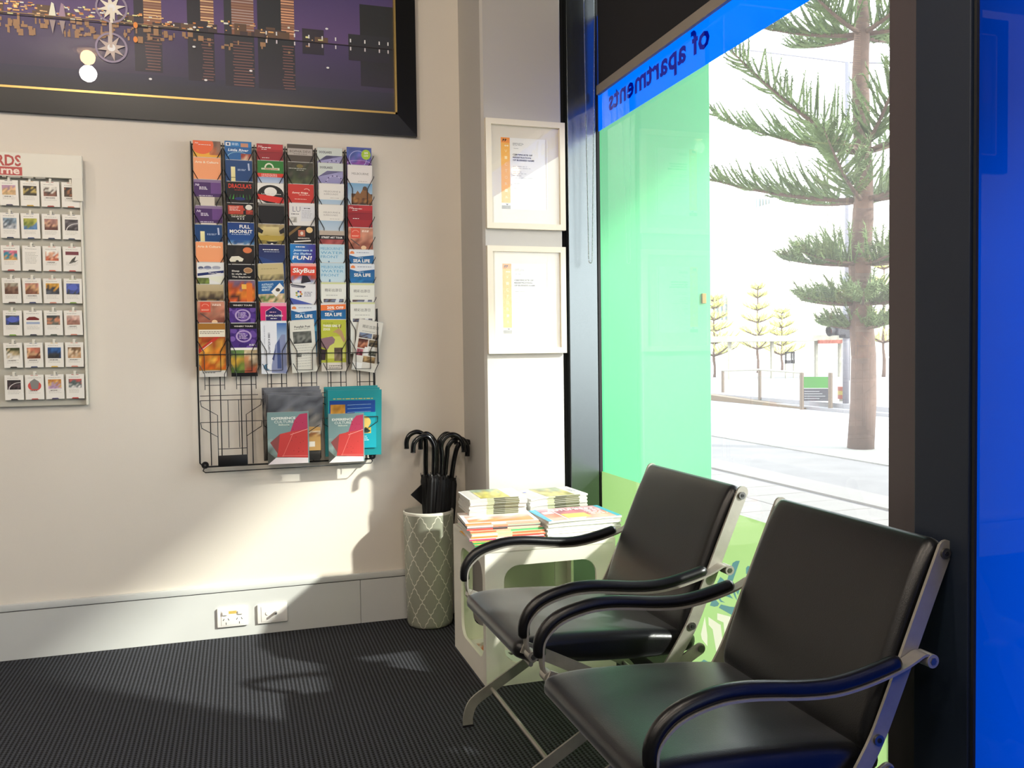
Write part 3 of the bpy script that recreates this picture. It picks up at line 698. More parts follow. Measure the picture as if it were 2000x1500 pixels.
# ------------------------------------------------------------------ certificates on the pillar
def certificate(x0, x1, z0, z1, label, seed):
    yb = yf; W = x1-x0; H = z1-z0; fw = 0.022; dp = 0.02
    t = empty('certificate_frame', (x0, yb, z0), 0, label, 'framed certificate', 'framed certificates on the pillar')
    fr = MB(); o4 = [(0, 0), (W, 0), (W, H), (0, H)]; i4 = [(fw, fw), (W-fw, fw), (W-fw, H-fw), (fw, H-fw)]
    vs = [(x, 0, z) for x, z in o4]+[(x, -dp, z) for x, z in o4]+[(x, -dp, z) for x, z in i4]+[(x, -0.006, z) for x, z in i4]
    fs = []
    for k in range(4): l = (k+1) % 4; fs += [(k, l, 4+l, 4+k), (4+k, 4+l, 8+l, 8+k), (8+k, 8+l, 12+l, 12+k)]
    fr.add(vs, fs); fr.build('frame', 'cframe', t)
    MB().box(fw-0.002, -0.006, fw-0.002, W-fw+0.002, -0.003, H-fw+0.002).build('mat_board', 'board', t)
    px0, px1, pz0, pz1 = 0.064, W-0.070, 0.078, H-0.068
    d = D(px1-px0, pz1-pz0, -0.0062, seed, px0, pz0)
    d.r(0, 0, 1, 1, '#e9e6de'); d.r(0, 0.085, 0.19, 1, '#f2b352'); d.r(0, 0.925, 0.19, 1, '#ee9440'); d.r(0, 0, 0.19, 0.05, '#8f8c85'); d.p([(0.08, 0.075), (0.15, 0.075), (0.12, 0.05)], '#55524d')
    for q in (0.02, 0.065): d.p([(q, 0.945), (q+0.05, 0.975), (q+0.055, 0.975), (q+0.03, 0.945)], '#2a2520'); d.e_(q+0.035, 0.97, 0.02, 0.01, '#2a2520', 10)
    for q in (0.075, 0.12): d.e_(q+0.02, 0.885, 0.022, 0.012, '#f6dfae', 10)
    for k, ch in enumerate('VICTORIA'): d.t(ch, 0.075, 0.79-k*0.092, 0.042, 0.055, '#f7dca0', False)
    d.ln(0.25, 0.925, 0.5, 3, 0.014, '#8a8882', 0.005); d.ln(0.27, 0.85, 0.42, 1, 0.01, '#8a8882', 0.005)
    for k, (s_, w_) in enumerate((('CERTIFICATE OF', 0.42), ('REGISTRATION', 0.39), ('OF BUSINESS NAME', 0.46))): d.t(s_, 0.25, 0.755-k*0.038, 0.022, w_, '#5d5b58')
    for k, (v, e) in enumerate(((0.60, 0.55), (0.575, 0.74), (0.525, 0.44), (0.50, 0.58), (0.47, 0.45), (0.44, 0.78), (0.36, 0.42), (0.29, 0.34))): d.ln(0.25, v, e, 1, 0.01, '#9a9892', 0.005)
    d.r(0.965, 0.0, 0.975, 1, '#b9a99a')
    d.build('certificate', t)
    MB().add([(fw, -0.012, fw), (W-fw, -0.012, fw), (W-fw, -0.012, H-fw), (fw, -0.012, H-fw)], [(0, 1, 2, 3)]).build('glass', 'cglass', t)
s_ = (yf-0.02)/3.31
certificate(0.9300, 1.2555, CH+(1.606-CH)*s_, CH+(2.038-CH)*s_, 'upper cream-framed certificate with an orange side strip, right below the dark shade line', 1)
certificate(0.9295, 1.2535, CH+(1.109-CH)*s_, CH+(1.538-CH)*s_, 'lower cream-framed certificate with a paler orange side strip, nearer the magazine table', 2)

# ------------------------------------------------------------------ city picture
zb0, zt0, xr0, xl0 = 2.014, 2.80, 0.732, -1.34
t = empty('framed_picture', ((xl0+xr0)/2, YB, zb0), 0, 'wide black-framed night photograph of a waterfront skyline with a gold inner edge', 'picture')
fr = MB(); fw = 0.086; o4 = [(xl0, zb0), (xr0, zb0), (xr0, zt0), (xl0, zt0)]; i4 = [(xl0+fw, zb0+fw), (xr0-fw, zb0+fw), (xr0-fw, zt0-fw), (xl0+fw, zt0-fw)]
vs = [(x, YB, z) for x, z in o4]+[(x, YB-0.022, z) for x, z in o4]+[(x, YB-0.03, z) for x, z in i4]+[(x, YB-0.01, z) for x, z in i4]; fs = []
for k in range(4): l = (k+1) % 4; fs += [(k, l, 4+l, 4+k), (4+k, 4+l, 8+l, 8+k), (8+k, 8+l, 12+l, 12+k)]
fr.add(vs, fs); off(fr, 'frame', 'pframe', t)
gf = MB(); x0, z0, x1, z1 = xl0+fw-0.003, zb0+fw-0.003, xr0-fw+0.003, zt0-fw+0.003
for bx in ((x0, z0, x1, z0+0.008), (x0, z1-0.008, x1, z1), (x0, z0, x0+0.008, z1), (x1-0.008, z0, x1, z1)): gf.box(bx[0], YB-0.032, bx[1], bx[2], YB-0.012, bx[3])
off(gf, 'gold_fillet', 'gold', t)
d = D(1, 1, YB-0.011, 7, eps=0.00004, clip=False); rn = random.Random(3)
def q_(px, py): v = P(px, py, 'y', YB-0.012); return (v.x, v.z)
HZ = q_(400, 62)[1]
d.g(x0, z0, x1, HZ, '#26262f', '#3f3358'); d.g(x0, HZ, x1, z1, '#54406a', '#2e2b58')
d.g4(x0, z0, x1, z0+0.09, '#1e2024', '#1d1e24', '#2a2a3a', '#2a2840')
def bld(pa, pb, top, col, lit=None, side=0.45, refl=0.2, litc='#c98f62'):
    xa, xb = q_(pa, 60)[0], q_(pb, 60)[0]; zt_ = q_(pa, top)[1] if top is not None else z1
    d.r(xa, HZ-0.01, xb, zt_, col); d.g(xa, HZ-refl, xb, HZ-0.01, '#221f2c', col)
    if lit:
        la, lb = (xa+(xb-xa)*(1-side), xb) if lit > 0 else (xa, xa+(xb-xa)*side)
        z = HZ+0.02; d.g(la, HZ+0.0, lb, zt_, '#7d5340', '#4d4048')
        while z < zt_-0.006: d.r(la, z, lb, z+0.0045, litc if rn.random() > 0.25 else '#8a6a55'); d.y += d.e; z += 0.0105
        d.y -= d.e; z = HZ-0.03
        while z > HZ-refl: d.r(la+rn.uniform(0, .01), z, lb-rn.uniform(0, .01), z+0.0035, '#6e4b45'); d.y += d.e; z -= 0.011
        d.y -= d.e
bld(262, 316, None, '#2b2833', 1, 0.65, 0.17, '#e8a878'); bld(366, 418, None, '#23232b', 1, 0.5, 0.19, '#e2aa80'); bld(438, 496, None, '#2a2c33', 1, 0.75, 0.2, '#9a8880')
bld(503, 575, None, '#22252a', 1, 0.36, 0.2, '#d59a74'); bld(703, 768, 8, '#1e2023', None, refl=0.16); bld(590, 632, 55, '#2a2530', None, refl=0.05); bld(680, 760, 66, '#23242a', None, refl=0.06)
for k in range(26):     # quay buildings and their lights
    pa = rn.uniform(-120, 640); wd = rn.uniform(14, 45); xa, xb = q_(pa, 60)[0], q_(pa+wd, 60)[0]; h = rn.uniform(0.012, 0.045)
    d.r(xa, HZ, xb, HZ+h, rn.choice(['#3b3033', '#4a3a36', '#2d2830', '#574234']))
for k in range(170):
    pa = rn.triangular(-150, 650, 150); xa = q_(pa, 60)[0]; zz = HZ+rn.uniform(-0.004, 0.045); c_ = rn.choice(['#e8c78a', '#c99a5e', '#f0e0c0', '#b5743f', '#d8a878']); wd = rn.uniform(0.003, 0.022)
    d.r(xa, zz, xa+wd, zz+rn.uniform(0.003, 0.007), c_); d.y += d.e*0.8
    if rn.random() < 0.6: d.r(xa, HZ-(zz-HZ)-0.012-rn.uniform(0, .02), xa+wd, HZ-(zz-HZ)-0.006, '#8a6a4c'); d.y += d.e*0.8
d.r(x0, HZ-0.004, x1, HZ-0.001, '#241e22'); d.r(q_(-60, 60)[0], HZ+0.003, q_(350, 60)[0], HZ+0.007, '#7a6550')
for k, px in enumerate((520, 540, 575, 603, 629, 655, 684, 712, 740, 757)):
    xa = q_(px, 80)[0]
    for s_, c_ in ((1, '#e9e6e6'), (-1, '#b9b4b8')): d.r(xa-0.002, HZ+s_*0.016-0.006, xa+0.003, HZ+s_*0.016+0.008, c_)
for px, py in ((638, 57), (640, 133), (380, 54), (379, 92), (490, 139), (294, 155), (402, 157)): xa, za = q_(px, py); d.e_(xa, za, 0.006, 0.004, '#f0eef2', 10)
# big wheels with star spokes, one over the quay and its mirror image
for cy, s_, c_ in ((16, 1, '#cfc3b4'), (94, -1, '#a89a92')):
    cx, cz = q_(218, cy); R0 = 0.056
    d.ring(cx, cz, R0, R0, 0.13, '#7f7488'); 
    for k in range(8): a = 2*pi*k/8+0.2; d.p([(cx+0.012*cos(a+1.2), cz+0.012*sin(a+1.2)), (cx+R0*0.9*cos(a), cz+R0*0.9*sin(a)), (cx+0.012*cos(a-1.2), cz+0.012*sin(a-1.2))], c_)
    d.e_(cx, cz, 0.014, 0.014, '#efe6d4', 12); d.r(cx-0.006, min(cz, HZ), cx+0.004, max(cz, HZ), c_)
for px, c_ in ((103, '#d9cdb8'), (122, '#8d7688')):
    xa = q_(px, 40)[0]; d.p([(xa-0.012, HZ+0.006), (xa+0.012, HZ+0.006), (xa+0.006, HZ+0.05), (xa-0.002, HZ+0.055)], c_); d.p([(xa-0.01, HZ-0.01), (xa+0.01, HZ-0.01), (xa, HZ-0.06)], '#8a7c7c')
for px, py in ((265, 50), (265, 78)): xa, za = q_(px, py); d.e_(xa, za, 0.008, 0.012, '#c77a35', 10)
d.m.c = [tuple(min(1, x*1.7) for x in c_) for c_ in d.m.c]   # luminous night print
pr = d.build('photograph', t, 'photo'); pr.location = -t.location
off(MB().add([(x0, YB-0.0135, z0), (x1, YB-0.0135, z0), (x1, YB-0.0135, z1), (x0, YB-0.0135, z1)], [(0, 1, 2, 3)]), 'glass', 'pglass', t)

# ------------------------------------------------------------------ power outlets on the skirting
def outlet(px, py, label, kind):
    q = P(px, py, 'y', YB-0.014); t = empty('wall_outlet', (q.x, YB-0.014, q.z), 0, label, 'power outlet')
    MB().box(-0.058, -0.010, -0.0375, 0.058, 0, 0.0375, 0.003).build('cover_plate', 'plate', t, 30)
    MB().box(-0.043, -0.0115, -0.031, 0.043, -0.0095, 0.031, 0.0008).build('inner_plate', 'plate', t, 30)
    if kind == 'power':
        for s_ in (-1, 1):
            MB().box(s_*0.029-0.0095, -0.017, 0.011, s_*0.029+0.0095, -0.0115, 0.025, 0.002).build('switch', 'plate', t, 30)
            for dx, dz, an in ((-0.009, -0.005, -0.5), (0.009, -0.005, 0.5), (0, -0.021, 0)):
                m_ = MB(); c_, s2 = cos(an), sin(an); cx, cz = s_*0.025+dx, dz-0.002
                m_.add([(cx+c_*a-s2*b, -0.0118, cz+s2*a+c_*b) for a, b in ((-0.0012, -0.0045), (0.0012, -0.0045), (0.0012, 0.0045), (-0.0012, 0.0045))], [(0, 1, 2, 3)]); m_.build('socket_slot', 'dark', t)
        D(0.03, 0.012, -0.0117, 1, -0.015, 0.014).r(0, 0, 1, 1, '#e3c06a').ln(0.05, 0.6, 0.95, 2, 0.4, '#8a6a2a', 0.12).build('warning_label', t)
    else:
        MB().cyl((-0.018, -0.012, 0.003), (0, 1, 0), 0.008, 0.004, 20).build('blank_port', 'plate', t, 40)
        MB().tube([(0.012, -0.0115, 0.002), (0.012, -0.038, 0.006)], [0.006, 0.0045], 12).build('coaxial_plug', 'steel2', t, 40)
outlet(454.5, 1204, 'white double power point with two switches on the grey skirting', 'power')
outlet(532, 1196.5, 'white aerial socket plate with a metal plug, right of the power point', 'aerial')

# ------------------------------------------------------------------ brochure rack
BW, BH, TILT = 0.099, 0.208, 0.11
rk = empty('brochure_rack', (0.19, YB, 0.66), 0, 'black wire wall rack with six columns of brochure pockets and three wide pockets below', 'brochure rack')
def rpart(mb, name, m='black', sm=40): return off(mb, name, m, rk, sm)
XR0, XR1 = -0.150, 0.532
colx = [-0.094+0.1165*i for i in range(6)]
fr = MB(); fr.tube([(XR0, 3.572, 1.93), (XR0, 3.572, 0.70), (XR0+0.012, 3.572, 0.684), (XR1-0.012, 3.572, 0.684), (XR1, 3.572, 0.70), (XR1, 3.572, 1.93)], 0.0034, 8)
fr.tube([(XR0, 3.572, 1.93), (XR1, 3.572, 1.93)], 0.003, 8); rpart(fr, 'outer_frame')
fb = MB(); fb.tube([(XR0+0.018, 3.565, 0.686), (XR0+0.012, 3.53, 0.674), (XR0+0.02, 3.525, 0.668), (XR1-0.025, 3.525, 0.672), (XR1-0.018, 3.535, 0.68), (XR1-0.022, 3.565, 0.688)], 0.0022, 8); rpart(fb, 'foot_bar')
for x, z in ((-0.131, 0.692), (0.517, 0.696)):
    kb_ = rpart(MB().cyl((x, 3.565, z), (0, 1, 0), 0.0135, 0.014, 20), 'mounting_knob'); k2 = MB().cyl((x, 3.556, z), (0, 1, 0), 0.004, 0.004, 10).build('screw', 'steel2', kb_, 40)
for i in range(6):
    for dx in (-0.020, 0.020): rpart(MB().tube([(colx[i]+dx+0.006, 3.576, 0.688), (colx[i]+dx+0.006, 3.576, 1.93)], 0.0020, 6), 'back_wire')
for i in range(7):
    x = colx[0]-0.0582+0.1165*i; rpart(MB().box(x-0.0018, 3.545, 1.075, x+0.0018, 3.578, 1.935 if i < 6 else 1.30), 'shade_strip')  # black strips stand in for wires and shade between the columns
ZT = [1.060+0.0815*(9-k) for k in range(10)]       # bottom of each tier
def yface(z, b): return 3.566-TILT*(z-b)            # front of a pack standing in a tier
for k in range(10):
    b = ZT[k]
    for i in range(6):
        x = colx[i]; m_ = MB(); ys = lambda z: yface(z, b)-0.0035
        top, bend = b+0.118, b+0.072
        U = [(x+s_*ox, ys(z)+oy, z) for s_, seq in ((-1, ((0.0565, top+0.006, 0.006), (0.055, top, 0), (0.030, bend, 0), (0.030, b-0.004, 0))), (1, ((0.030, b-0.004, 0), (0.030, bend, 0), (0.055, top, 0), (0.0565, top+0.006, 0.006)))) for ox, z, oy in seq]
        m_.tube(U, 0.0015, 5)
        if k == 9: m_.tube([(x-0.058, ys(b+0.062)-0.002, b+0.062), (x+0.058, ys(b+0.062)-0.002, b+0.062)], 0.0017, 5)
        rpart(m_, 'pocket_wire')
# empty short pockets under the last tier
for i in range(6):
    x = colx[i]+0.007; m_ = MB()
    for s_ in (-1, 1): m_.tube([(x+s_*0.054, 3.535, 1.082), (x+s_*0.036, 3.54, 1.045), (x+s_*0.036, 3.54, 0.985)], 0.0015, 5)
    m_.tube([(x-0.0365, 3.54, 1.003), (x+0.0365, 3.54, 1.003)], 0.0015, 5); rpart(m_, 'pocket_wire')
# wide pockets
WX = [(-0.142, 0.084), (0.088, 0.310), (0.314, 0.536)]
for i, (x0, x1) in enumerate(WX):
    for z, yy in ((0.945, 3.53), (0.862, 3.515)):
        m_ = MB(); m_.tube([(x0, yy, z), (x1, yy, z)], 0.0016, 5)
        m_.tube([(x0, yy, z), (x0+0.004, yy, z-0.022), (x0+0.062, yy, z-0.058), (x0+0.062, yy, 0.688)], 0.0016, 5)
        m_.tube([(x1, yy, z), (x1-0.002, yy, z-0.022), (x1-0.058, yy, z-0.058), (x1-0.058, yy, 0.688)], 0.0016, 5)
        rpart(m_, 'pocket_wire')
    m_ = MB(); m_.tube([(x0, 3.53, 0.963), (x1-0.012, 3.53, 0.963)], 0.0016, 5); m_.tube([(x0+0.062, 3.52, 0.757), (x1-0.058, 3.52, 0.757)], 0.0016, 5); rpart(m_, 'cross_wire')
for dx in (0.02, 0.06): rpart(MB().tube([(-0.075+dx+0.014, 3.55, 0.945), (-0.075+dx+0.014, 3.55, 0.757)], 0.0014, 5), 'inner_wire')
rpart(MB().box(-0.082, 3.512, 0.690, 0.027, 3.515, 0.732, 0.001), 'label_plate')

def brochure(col, tier, ztop, draw, label, thick=0.0045, dx=0, rot=0, w=BW, h=BH, seed=0, group='brochures in the wire rack'):
    b = ztop-h
    t = empty('brochure', (colx[col]+dx, yface(ztop, ZT[tier])+thick, ztop-h*cos(TILT)), 0, label, 'brochure', group)
    # origin at bottom centre; lean forward by the rack's slope
    yb_ = yface(ztop-h, ZT[tier])
    t.location = (colx[col]+dx, yb_+thick/2, ztop-h); t.rotation_euler = (math.atan(TILT), rot, 0)
    m_ = MB(); m_.box(-w/2, -thick/2, 0, w/2, thick/2, h)
    if thick > 0.003: m_.box(-w/2+0.002, thick/2, 0.0, w/2+0.0015, thick/2+0.0015, h+0.0025)
    m_.build('paper_stack', 'paper', t)
    d = D(w, h, -thick/2-0.0002, seed+col*17+tier, -w/2, 0); draw(d); d.build('printed_cover', t)
    return t
def nm(base, c='#fff'): return base
W_ = '#f4f1ea'; K = '#14120f'
def words(d, txts, u, v, h, w, c, dv, bold=True, sh=0):
    for k, (s_, ww) in enumerate(txts): d.t(s_, u, v-k*dv, h, w*ww, c, bold, sh=sh)
def orange_yellow(d):
    d.r(0, 0, 1, 1, '#f2b23c'); d.ph(0.6, 0.75, 1, 1, ['#c9744a', '#8a6a5a'], 4, 3); d.e_(0.33, 0.93, 0.42, 0.17, '#ee6a3a'); d.p([(0, 0.99), (0.75, 0.99), (0.6, 1), (0, 1)], '#ee6a3a')
    d.t('Nt', 0.07, 0.945, 0.025, 0.12, W_, False, sh=0.3); d.ln(0.2, 0.925, 0.65, 1, 0.02, W_, 0.008)
def peach(d): d.r(0, 0, 1, 1, '#f9a673'); d.t('Arts & Culture', 0.06, 0.90, 0.038, 0.86, '#fbe6c8')
def purple(d):
    d.r(0, 0, 1, 1, '#4a2a63'); d.r(0.62, 0.75, 1, 1, '#6b4584'); d.r(0, 0.95, 1, 1, '#8a7396'); d.t('Nt', 0.05, 0.885, 0.04, 0.15, '#d9cfe0', True, sh=0.3)
    d.ln(0.2, 0.86, 0.5, 3, 0.02, '#efe8f2', 0.01); d.ln(0.18, 0.705, 0.72, 1, 0.02, '#efe8f2', 0.01); d.r(0, 0.5, 1, 0.69, '#d9d0c0'); d.ph(0.0, 0.5, 0.2, 0.69, ['#6a6658', '#8f8878'], 3, 2); d.ph(0.75, 0.5, 1, 0.69, ['#6a6658', '#8f8878'], 3, 2)
def winery_blue(d):
    d.g(0, 0, 1, 1, '#1d4a7c', '#103f74'); d.g(0.2, 0.5, 0.36, 0.88, '#d9cd86', '#f0e7b0'); d.r(0.2, 0.68, 0.36, 0.69, '#6a6440'); d.seg(0.88, 0.82, 0.86, 0.95, 0.006, '#b9c3da'); d.ln(0.45, 0.83, 0.82, 2, 0.018, '#9fb0cc', 0.012)
def cars_stripes(d):
    d.r(0, 0, 1, 1, '#e8e8e4'); d.e_(0.15, 0.90, 0.10, 0.03, '#5d6480'); d.e_(0.4, 0.905, 0.14, 0.035, '#7d84a0'); d.e_(0.72, 0.91, 0.16, 0.03, '#a8aab8'); d.r(0.1, 0.875, 0.85, 0.89, '#c8cad4')
    d.p([(0.02, 0.80), (0.99, 0.86), (0.99, 0.815), (0.02, 0.75)], '#1c2c66'); d.t('Winery Travel', 0.42, 0.80, 0.02, 0.45, W_, sh=0); d.ph(0, 0.5, 0.45, 0.72, ['#55632e', '#8aa04a', '#6d7a40'], 5, 3); d.p([(0.42, 0.7), (0.96, 0.60), (0.99, 0.76), (0.5, 0.74)], '#e9ead8')
def tan_group(d): d.r(0, 0, 1, 1, '#a8956f'); d.g(0, 0.85, 1, 1, '#b5a17b', '#c4b48e'); d.ph(0.05, 0.6, 0.98, 0.88, ['#c9a860', '#3a3028', '#5a4a3a', '#a8956f'], 8, 4)
def red_wood(d):
    d.g(0, 0, 1, 1, '#a8604a', '#c98a70'); d.ph(0, 0.55, 1, 0.98, ['#9a5a46', '#b8735c', '#c98a70'], 5, 6); d.r(0.1, 0.80, 0.48, 0.99, '#e0563f'); d.t('MARKET', 0.15, 0.83, 0.025, 0.28, '#f3c0a8'); d.ring(0.29, 0.91, 0.13, 0.045, 0.15, '#f3b8a4', 16, 0, pi)
    d.ln(0.55, 0.94, 0.9, 2, 0.02, '#f6e2d2', 0.014); d.seg(0.1, 0.78, 0.45, 0.66, 0.004, '#5a4a48'); d.e_(0.62, 0.62, 0.11, 0.04, '#e9c49a', 14)
def gold_food(d):
    d.r(0, 0, 1, 1, '#b8832f'); d.r(0, 0.885, 1, 1, '#a9742c'); d.r(0.02, 0.75, 0.99, 0.885, '#efe6d0'); d.ln(0.06, 0.84, 0.95, 2, 0.03, '#7a6a5a', 0.012)
    d.ph(0, 0.14, 1, 0.75, ['#d96a1c', '#f2b24a', '#e88a2a', '#f0a840', '#a8481c'], 7, 7); d.p([(0, 0.44), (0.8, 0.75), (0.62, 0.75), (0, 0.52)], '#c93a2c'); d.seg(0.1, 0.5, 0.5, 0.65, 0.003, '#f3d8c8'); d.r(0, 0, 1, 0.12, '#ddd9d0'); d.ln(0.12, 0.07, 0.7, 1, 0.03, '#8a8880', 0.02)
def script_blue(d):
    d.g(0, 0, 1, 1, '#1d6aa8', '#1b5f9c'); d.r(0, 0.90, 1, 0.99, '#1f78b8'); d.r(0.04, 0.915, 0.22, 0.975, W_); d.e_(0.13, 0.945, 0.05, 0.02, '#1d4a7c', 12); d.r(0.6, 0.9, 0.88, 0.97, '#c98f70'); d.ln(0.27, 0.955, 0.55, 2, 0.025, '#cfe4f0', 0.012)
    d.t('Little River', 0.12, 0.82, 0.045, 0.76, '#e6eef2', True, sh=0.25); d.ring(0.5, 0.70, 0.42, 0.11, 0.06, '#9fd0e0', 20, 0.2, pi-0.2); d.ph(0.6, 0.66, 1, 0.78, ['#d9b89a', '#a8483a'], 4, 2)
def drac(d):
    d.r(0, 0, 1, 1, '#0e0c0e'); d.t("DRACULA'S", 0.08, 0.885, 0.075, 0.86, '#d8402c', True); d.ln(0.3, 0.845, 0.7, 1, 0.02, '#a03226', 0.012)
    for k in range(7): d.p([(0.08+k*0.13, 0.68), (0.14+k*0.13, 0.68), (0.12+k*0.13+(3-k)*0.015, 0.78)], ['#2c6a2e', '#3fa038', '#1f4a26'][k % 3])
    d.e_(0.5, 0.69, 0.2, 0.03, '#1c2c66')
def redpaint(d):
    d.r(0, 0, 1, 1, '#100e0f'); d.ph(0.05, 0.80, 0.62, 0.96, ['#b8402e', '#c9503a'], 6, 3); d.p([(0.6, 0.86), (0.7, 0.88), (0.62, 0.93)], '#b8402e'); d.ln(0.1, 0.93, 0.55, 4, 0.022, '#f0dcd0', 0.008); d.e_(0.83, 0.93, 0.13, 0.05, '#e9e4d8', 14); d.ph(0.72, 0.80, 0.98, 0.88, ['#9a3526', '#c24a36'], 4, 2)
    d.ln(0.15, 0.775, 0.85, 1, 0.03, '#d8cf9a', 0.01); d.ln(0.18, 0.745, 0.82, 1, 0.03, W_, 0.014); 
    for k in range(3): d.e_(0.42+k*0.1, 0.715, 0.03, 0.01, W_, 8)
def moonlit(d):
    d.g(0, 0, 1, 1, '#2a6ab0', '#123a7c'); d.t('FULL', 0.45, 0.90, 0.06, 0.4, W_); d.t('MOONLIT', 0.08, 0.81, 0.06, 0.85, W_); d.ln(0.15, 0.78, 0.85, 1, 0.03, '#cfe0f0', 0.01); d.ph(0, 0.55, 1, 0.68, ['#dfe6ea', '#5a8ab8', '#2a5a98'], 8, 3)
def nightcar(d):
    d.ph(0, 0.5, 1, 1, ['#4a3a2a', '#1a1614', '#241c18', '#2e2620', '#1a1816'], 8, 7); d.e_(0.75, 0.91, 0.17, 0.055, '#d97a4a', 18); d.p([(0.05, 0.72), (0.15, 0.79), (0.42, 0.80), (0.6, 0.75), (0.55, 0.70), (0.1, 0.69)], '#e6e0cc'); d.e_(0.36, 0.70, 0.06, 0.025, '#22201e', 12)
def explorer(d):
    d.r(0, 0, 1, 1, '#111015'); d.e_(0.75, 0.895, 0.17, 0.055, '#c8a27a', 18); d.e_(0.75, 0.895, 0.14, 0.04, '#a87a52', 18); words(d, (('Sleep', 0.4), ('in style at', 0.75), ('The Explorer', 1.0)), 0.14, 0.87, 0.028, 0.72, '#e4e0d4', 0.055); d.ph(0, 0.5, 1, 0.68, ['#c95a2a', '#8a4a3a', '#5a4660'], 6, 3)
def interior(d): d.ph(0, 0.4, 1, 1, ['#b8401c', '#e0602c', '#4a2a20', '#e8862c', '#c85a2c', '#7a6078'], 8, 8); d.r(0.5, 0.84, 0.68, 0.93, '#f0b850'); d.r(0.68, 0.6, 0.9, 0.95, '#e4772a')
def grapes(d):
    d.r(0, 0, 1, 1, '#4a2a7c')
    for k in range(26): d.e_(d.rnd.random(), 0.52+0.4*d.rnd.random(), 0.11, 0.05, d.rnd.choice(['#4f2f88', '#6a4a9c', '#3d2470', '#7a5aa8']), 12)
    d.ring(0.5, 0.76, 0.30, 0.115, 0.22, '#b8a0cc', 22); d.ln(0.32, 0.80, 0.68, 4, 0.028, '#d8c8e0', 0.012); d.r(0, 0.90, 1, 1, '#121014'); d.t('WINERY TOURS', 0.14, 0.935, 0.026, 0.72, '#e6e0d4'); d.ln(0.7, 0.60, 0.96, 2, 0.02, '#e6e0ee', 0.012)
def grapes_full(d):
    grapes(d); d.r(0, 0.50, 1, 0.545, W_); d.ph(0, 0.07, 0.5, 0.5, ['#4a6a2c', '#7a8a3a', '#c9a03a', '#3a3a40', '#6a8a4a'], 4, 5); d.ph(0.5, 0.07, 1, 0.5, ['#b0583a', '#8a6a4a', '#c98a5a', '#d8c8a8', '#c9b48a'], 4, 6); d.r(0, 0, 1, 0.07, '#0e0e10')
def redcard(d):
    d.r(0, 0, 1, 1, '#a5262c'); d.r(0.45, 0.9, 1, 1, '#bc3035'); d.r(0, 0.80, 1, 0.86, '#8a1d25'); d.p([(0, 0.80), (1, 0.86), (1, 0.72), (0, 0.72)], '#96202a'); d.t('Nt', 0.05, 0.93, 0.04, 0.16, '#e8b8b4', True, sh=0.3); d.ln(0.2, 0.925, 0.6, 1, 0.02, W_, 0.014); d.ln(0.18, 0.895, 0.45, 1, 0.02, W_, 0.009); d.ln(0.2, 0.74, 0.5, 1, .02, W_, 0.01)
def greenred(d):
    d.r(0, 0, 1, 1, '#2c7a30'); d.ring(0.45, 0.87, 0.18, 0.09, 0.3, '#dfe4cc', 16, 0, pi); d.p([(0.15, 0.865), (0.85, 0.875), (0.85, 0.83), (0.15, 0.835)], '#cfd8b8'); d.t('Gourmet', 0.28, 0.84, 0.03, 0.5, '#b8442c', True, sh=0.2); d.r(0, 0.70, 1, 0.77, '#dc3c28'); d.ln(0.15, 0.75, 0.85, 3, 0.02, W_, 0.007); d.g(0, 0.5, 1, 0.70, '#dfe6ee', '#8fa8cc')
def archblack(d):
    d.r(0, 0, 1, 1, '#ece8e0'); d.e_(0.5, 0.80, 0.5, 0.17, '#121212'); d.e_(0.5, 0.845, 0.24, 0.085, '#ece8e0'); d.p([(0, 0.80), (1, 0.74), (1, 0.62), (0, 0.70)], '#d9342c'); d.t('Lunch Cruise', 0.15, 0.795, 0.02, 0.75, '#d8d4cc'); d.ph(0, 0.55, 1, 0.64, ['#8a5a3a', '#d8c0a0', '#3a2a22'], 9, 2)
def blackplain(d): d.r(0, 0, 1, 1, '#141315'); d.r(0, 0.965, 1, 1, '#77736c')
def train(d):
    d.ph(0, 0.5, 1, 1, ['#3a3a36', '#8a7a3a', '#c9b878', '#a8946a'], 6, 5); d.g(0.2, 0.80, 0.8, 0.95, '#b8a468', '#d8c890'); d.r(0, 0.70, 1, 0.79, '#b39a42'); d.p([(0.3, 0.68), (0.75, 0.68), (0.6, 0.6), (0.42, 0.6)], '#1a1a1a'); d.e_(0.52, 0.635, 0.05, 0.014, '#f4f0e0', 10); d.p([(0, 0.95), (0.2, 0.88), (0.15, 0.82), (0, 0.85)], '#1e1c1a'); d.p([(1, 0.95), (0.8, 0.88), (0.85, 0.82), (1, 0.85)], '#1e1c1a')
def navy(d): d.g(0, 0, 1, 1, '#3a5a8c', '#1d2356'); d.r(0.1, 0.9, 0.5, 0.9, W_); d.ln(0.15, 0.90, 0.92, 1, 0.03, W_, 0.016); d.ln(0.2, 0.865, 0.85, 1, 0.03, '#cfd6e6', 0.009); d.p([(0, 0.78), (1, 0.62), (1, 0.5), (0, 0.5)], '#27427c')
def tanmap(d): d.r(0, 0, 1, 1, '#c9b887'); d.ln(0.15, 0.9, 0.8, 1, 0.03, '#a59468', 0.012); d.ph(0.1, 0.62, 1, 0.80, ['#a89870', '#3a362c', '#6a6450', '#b8a878'], 8, 3); d.r(0, 0.45, 1, 0.6, '#b8a67c')
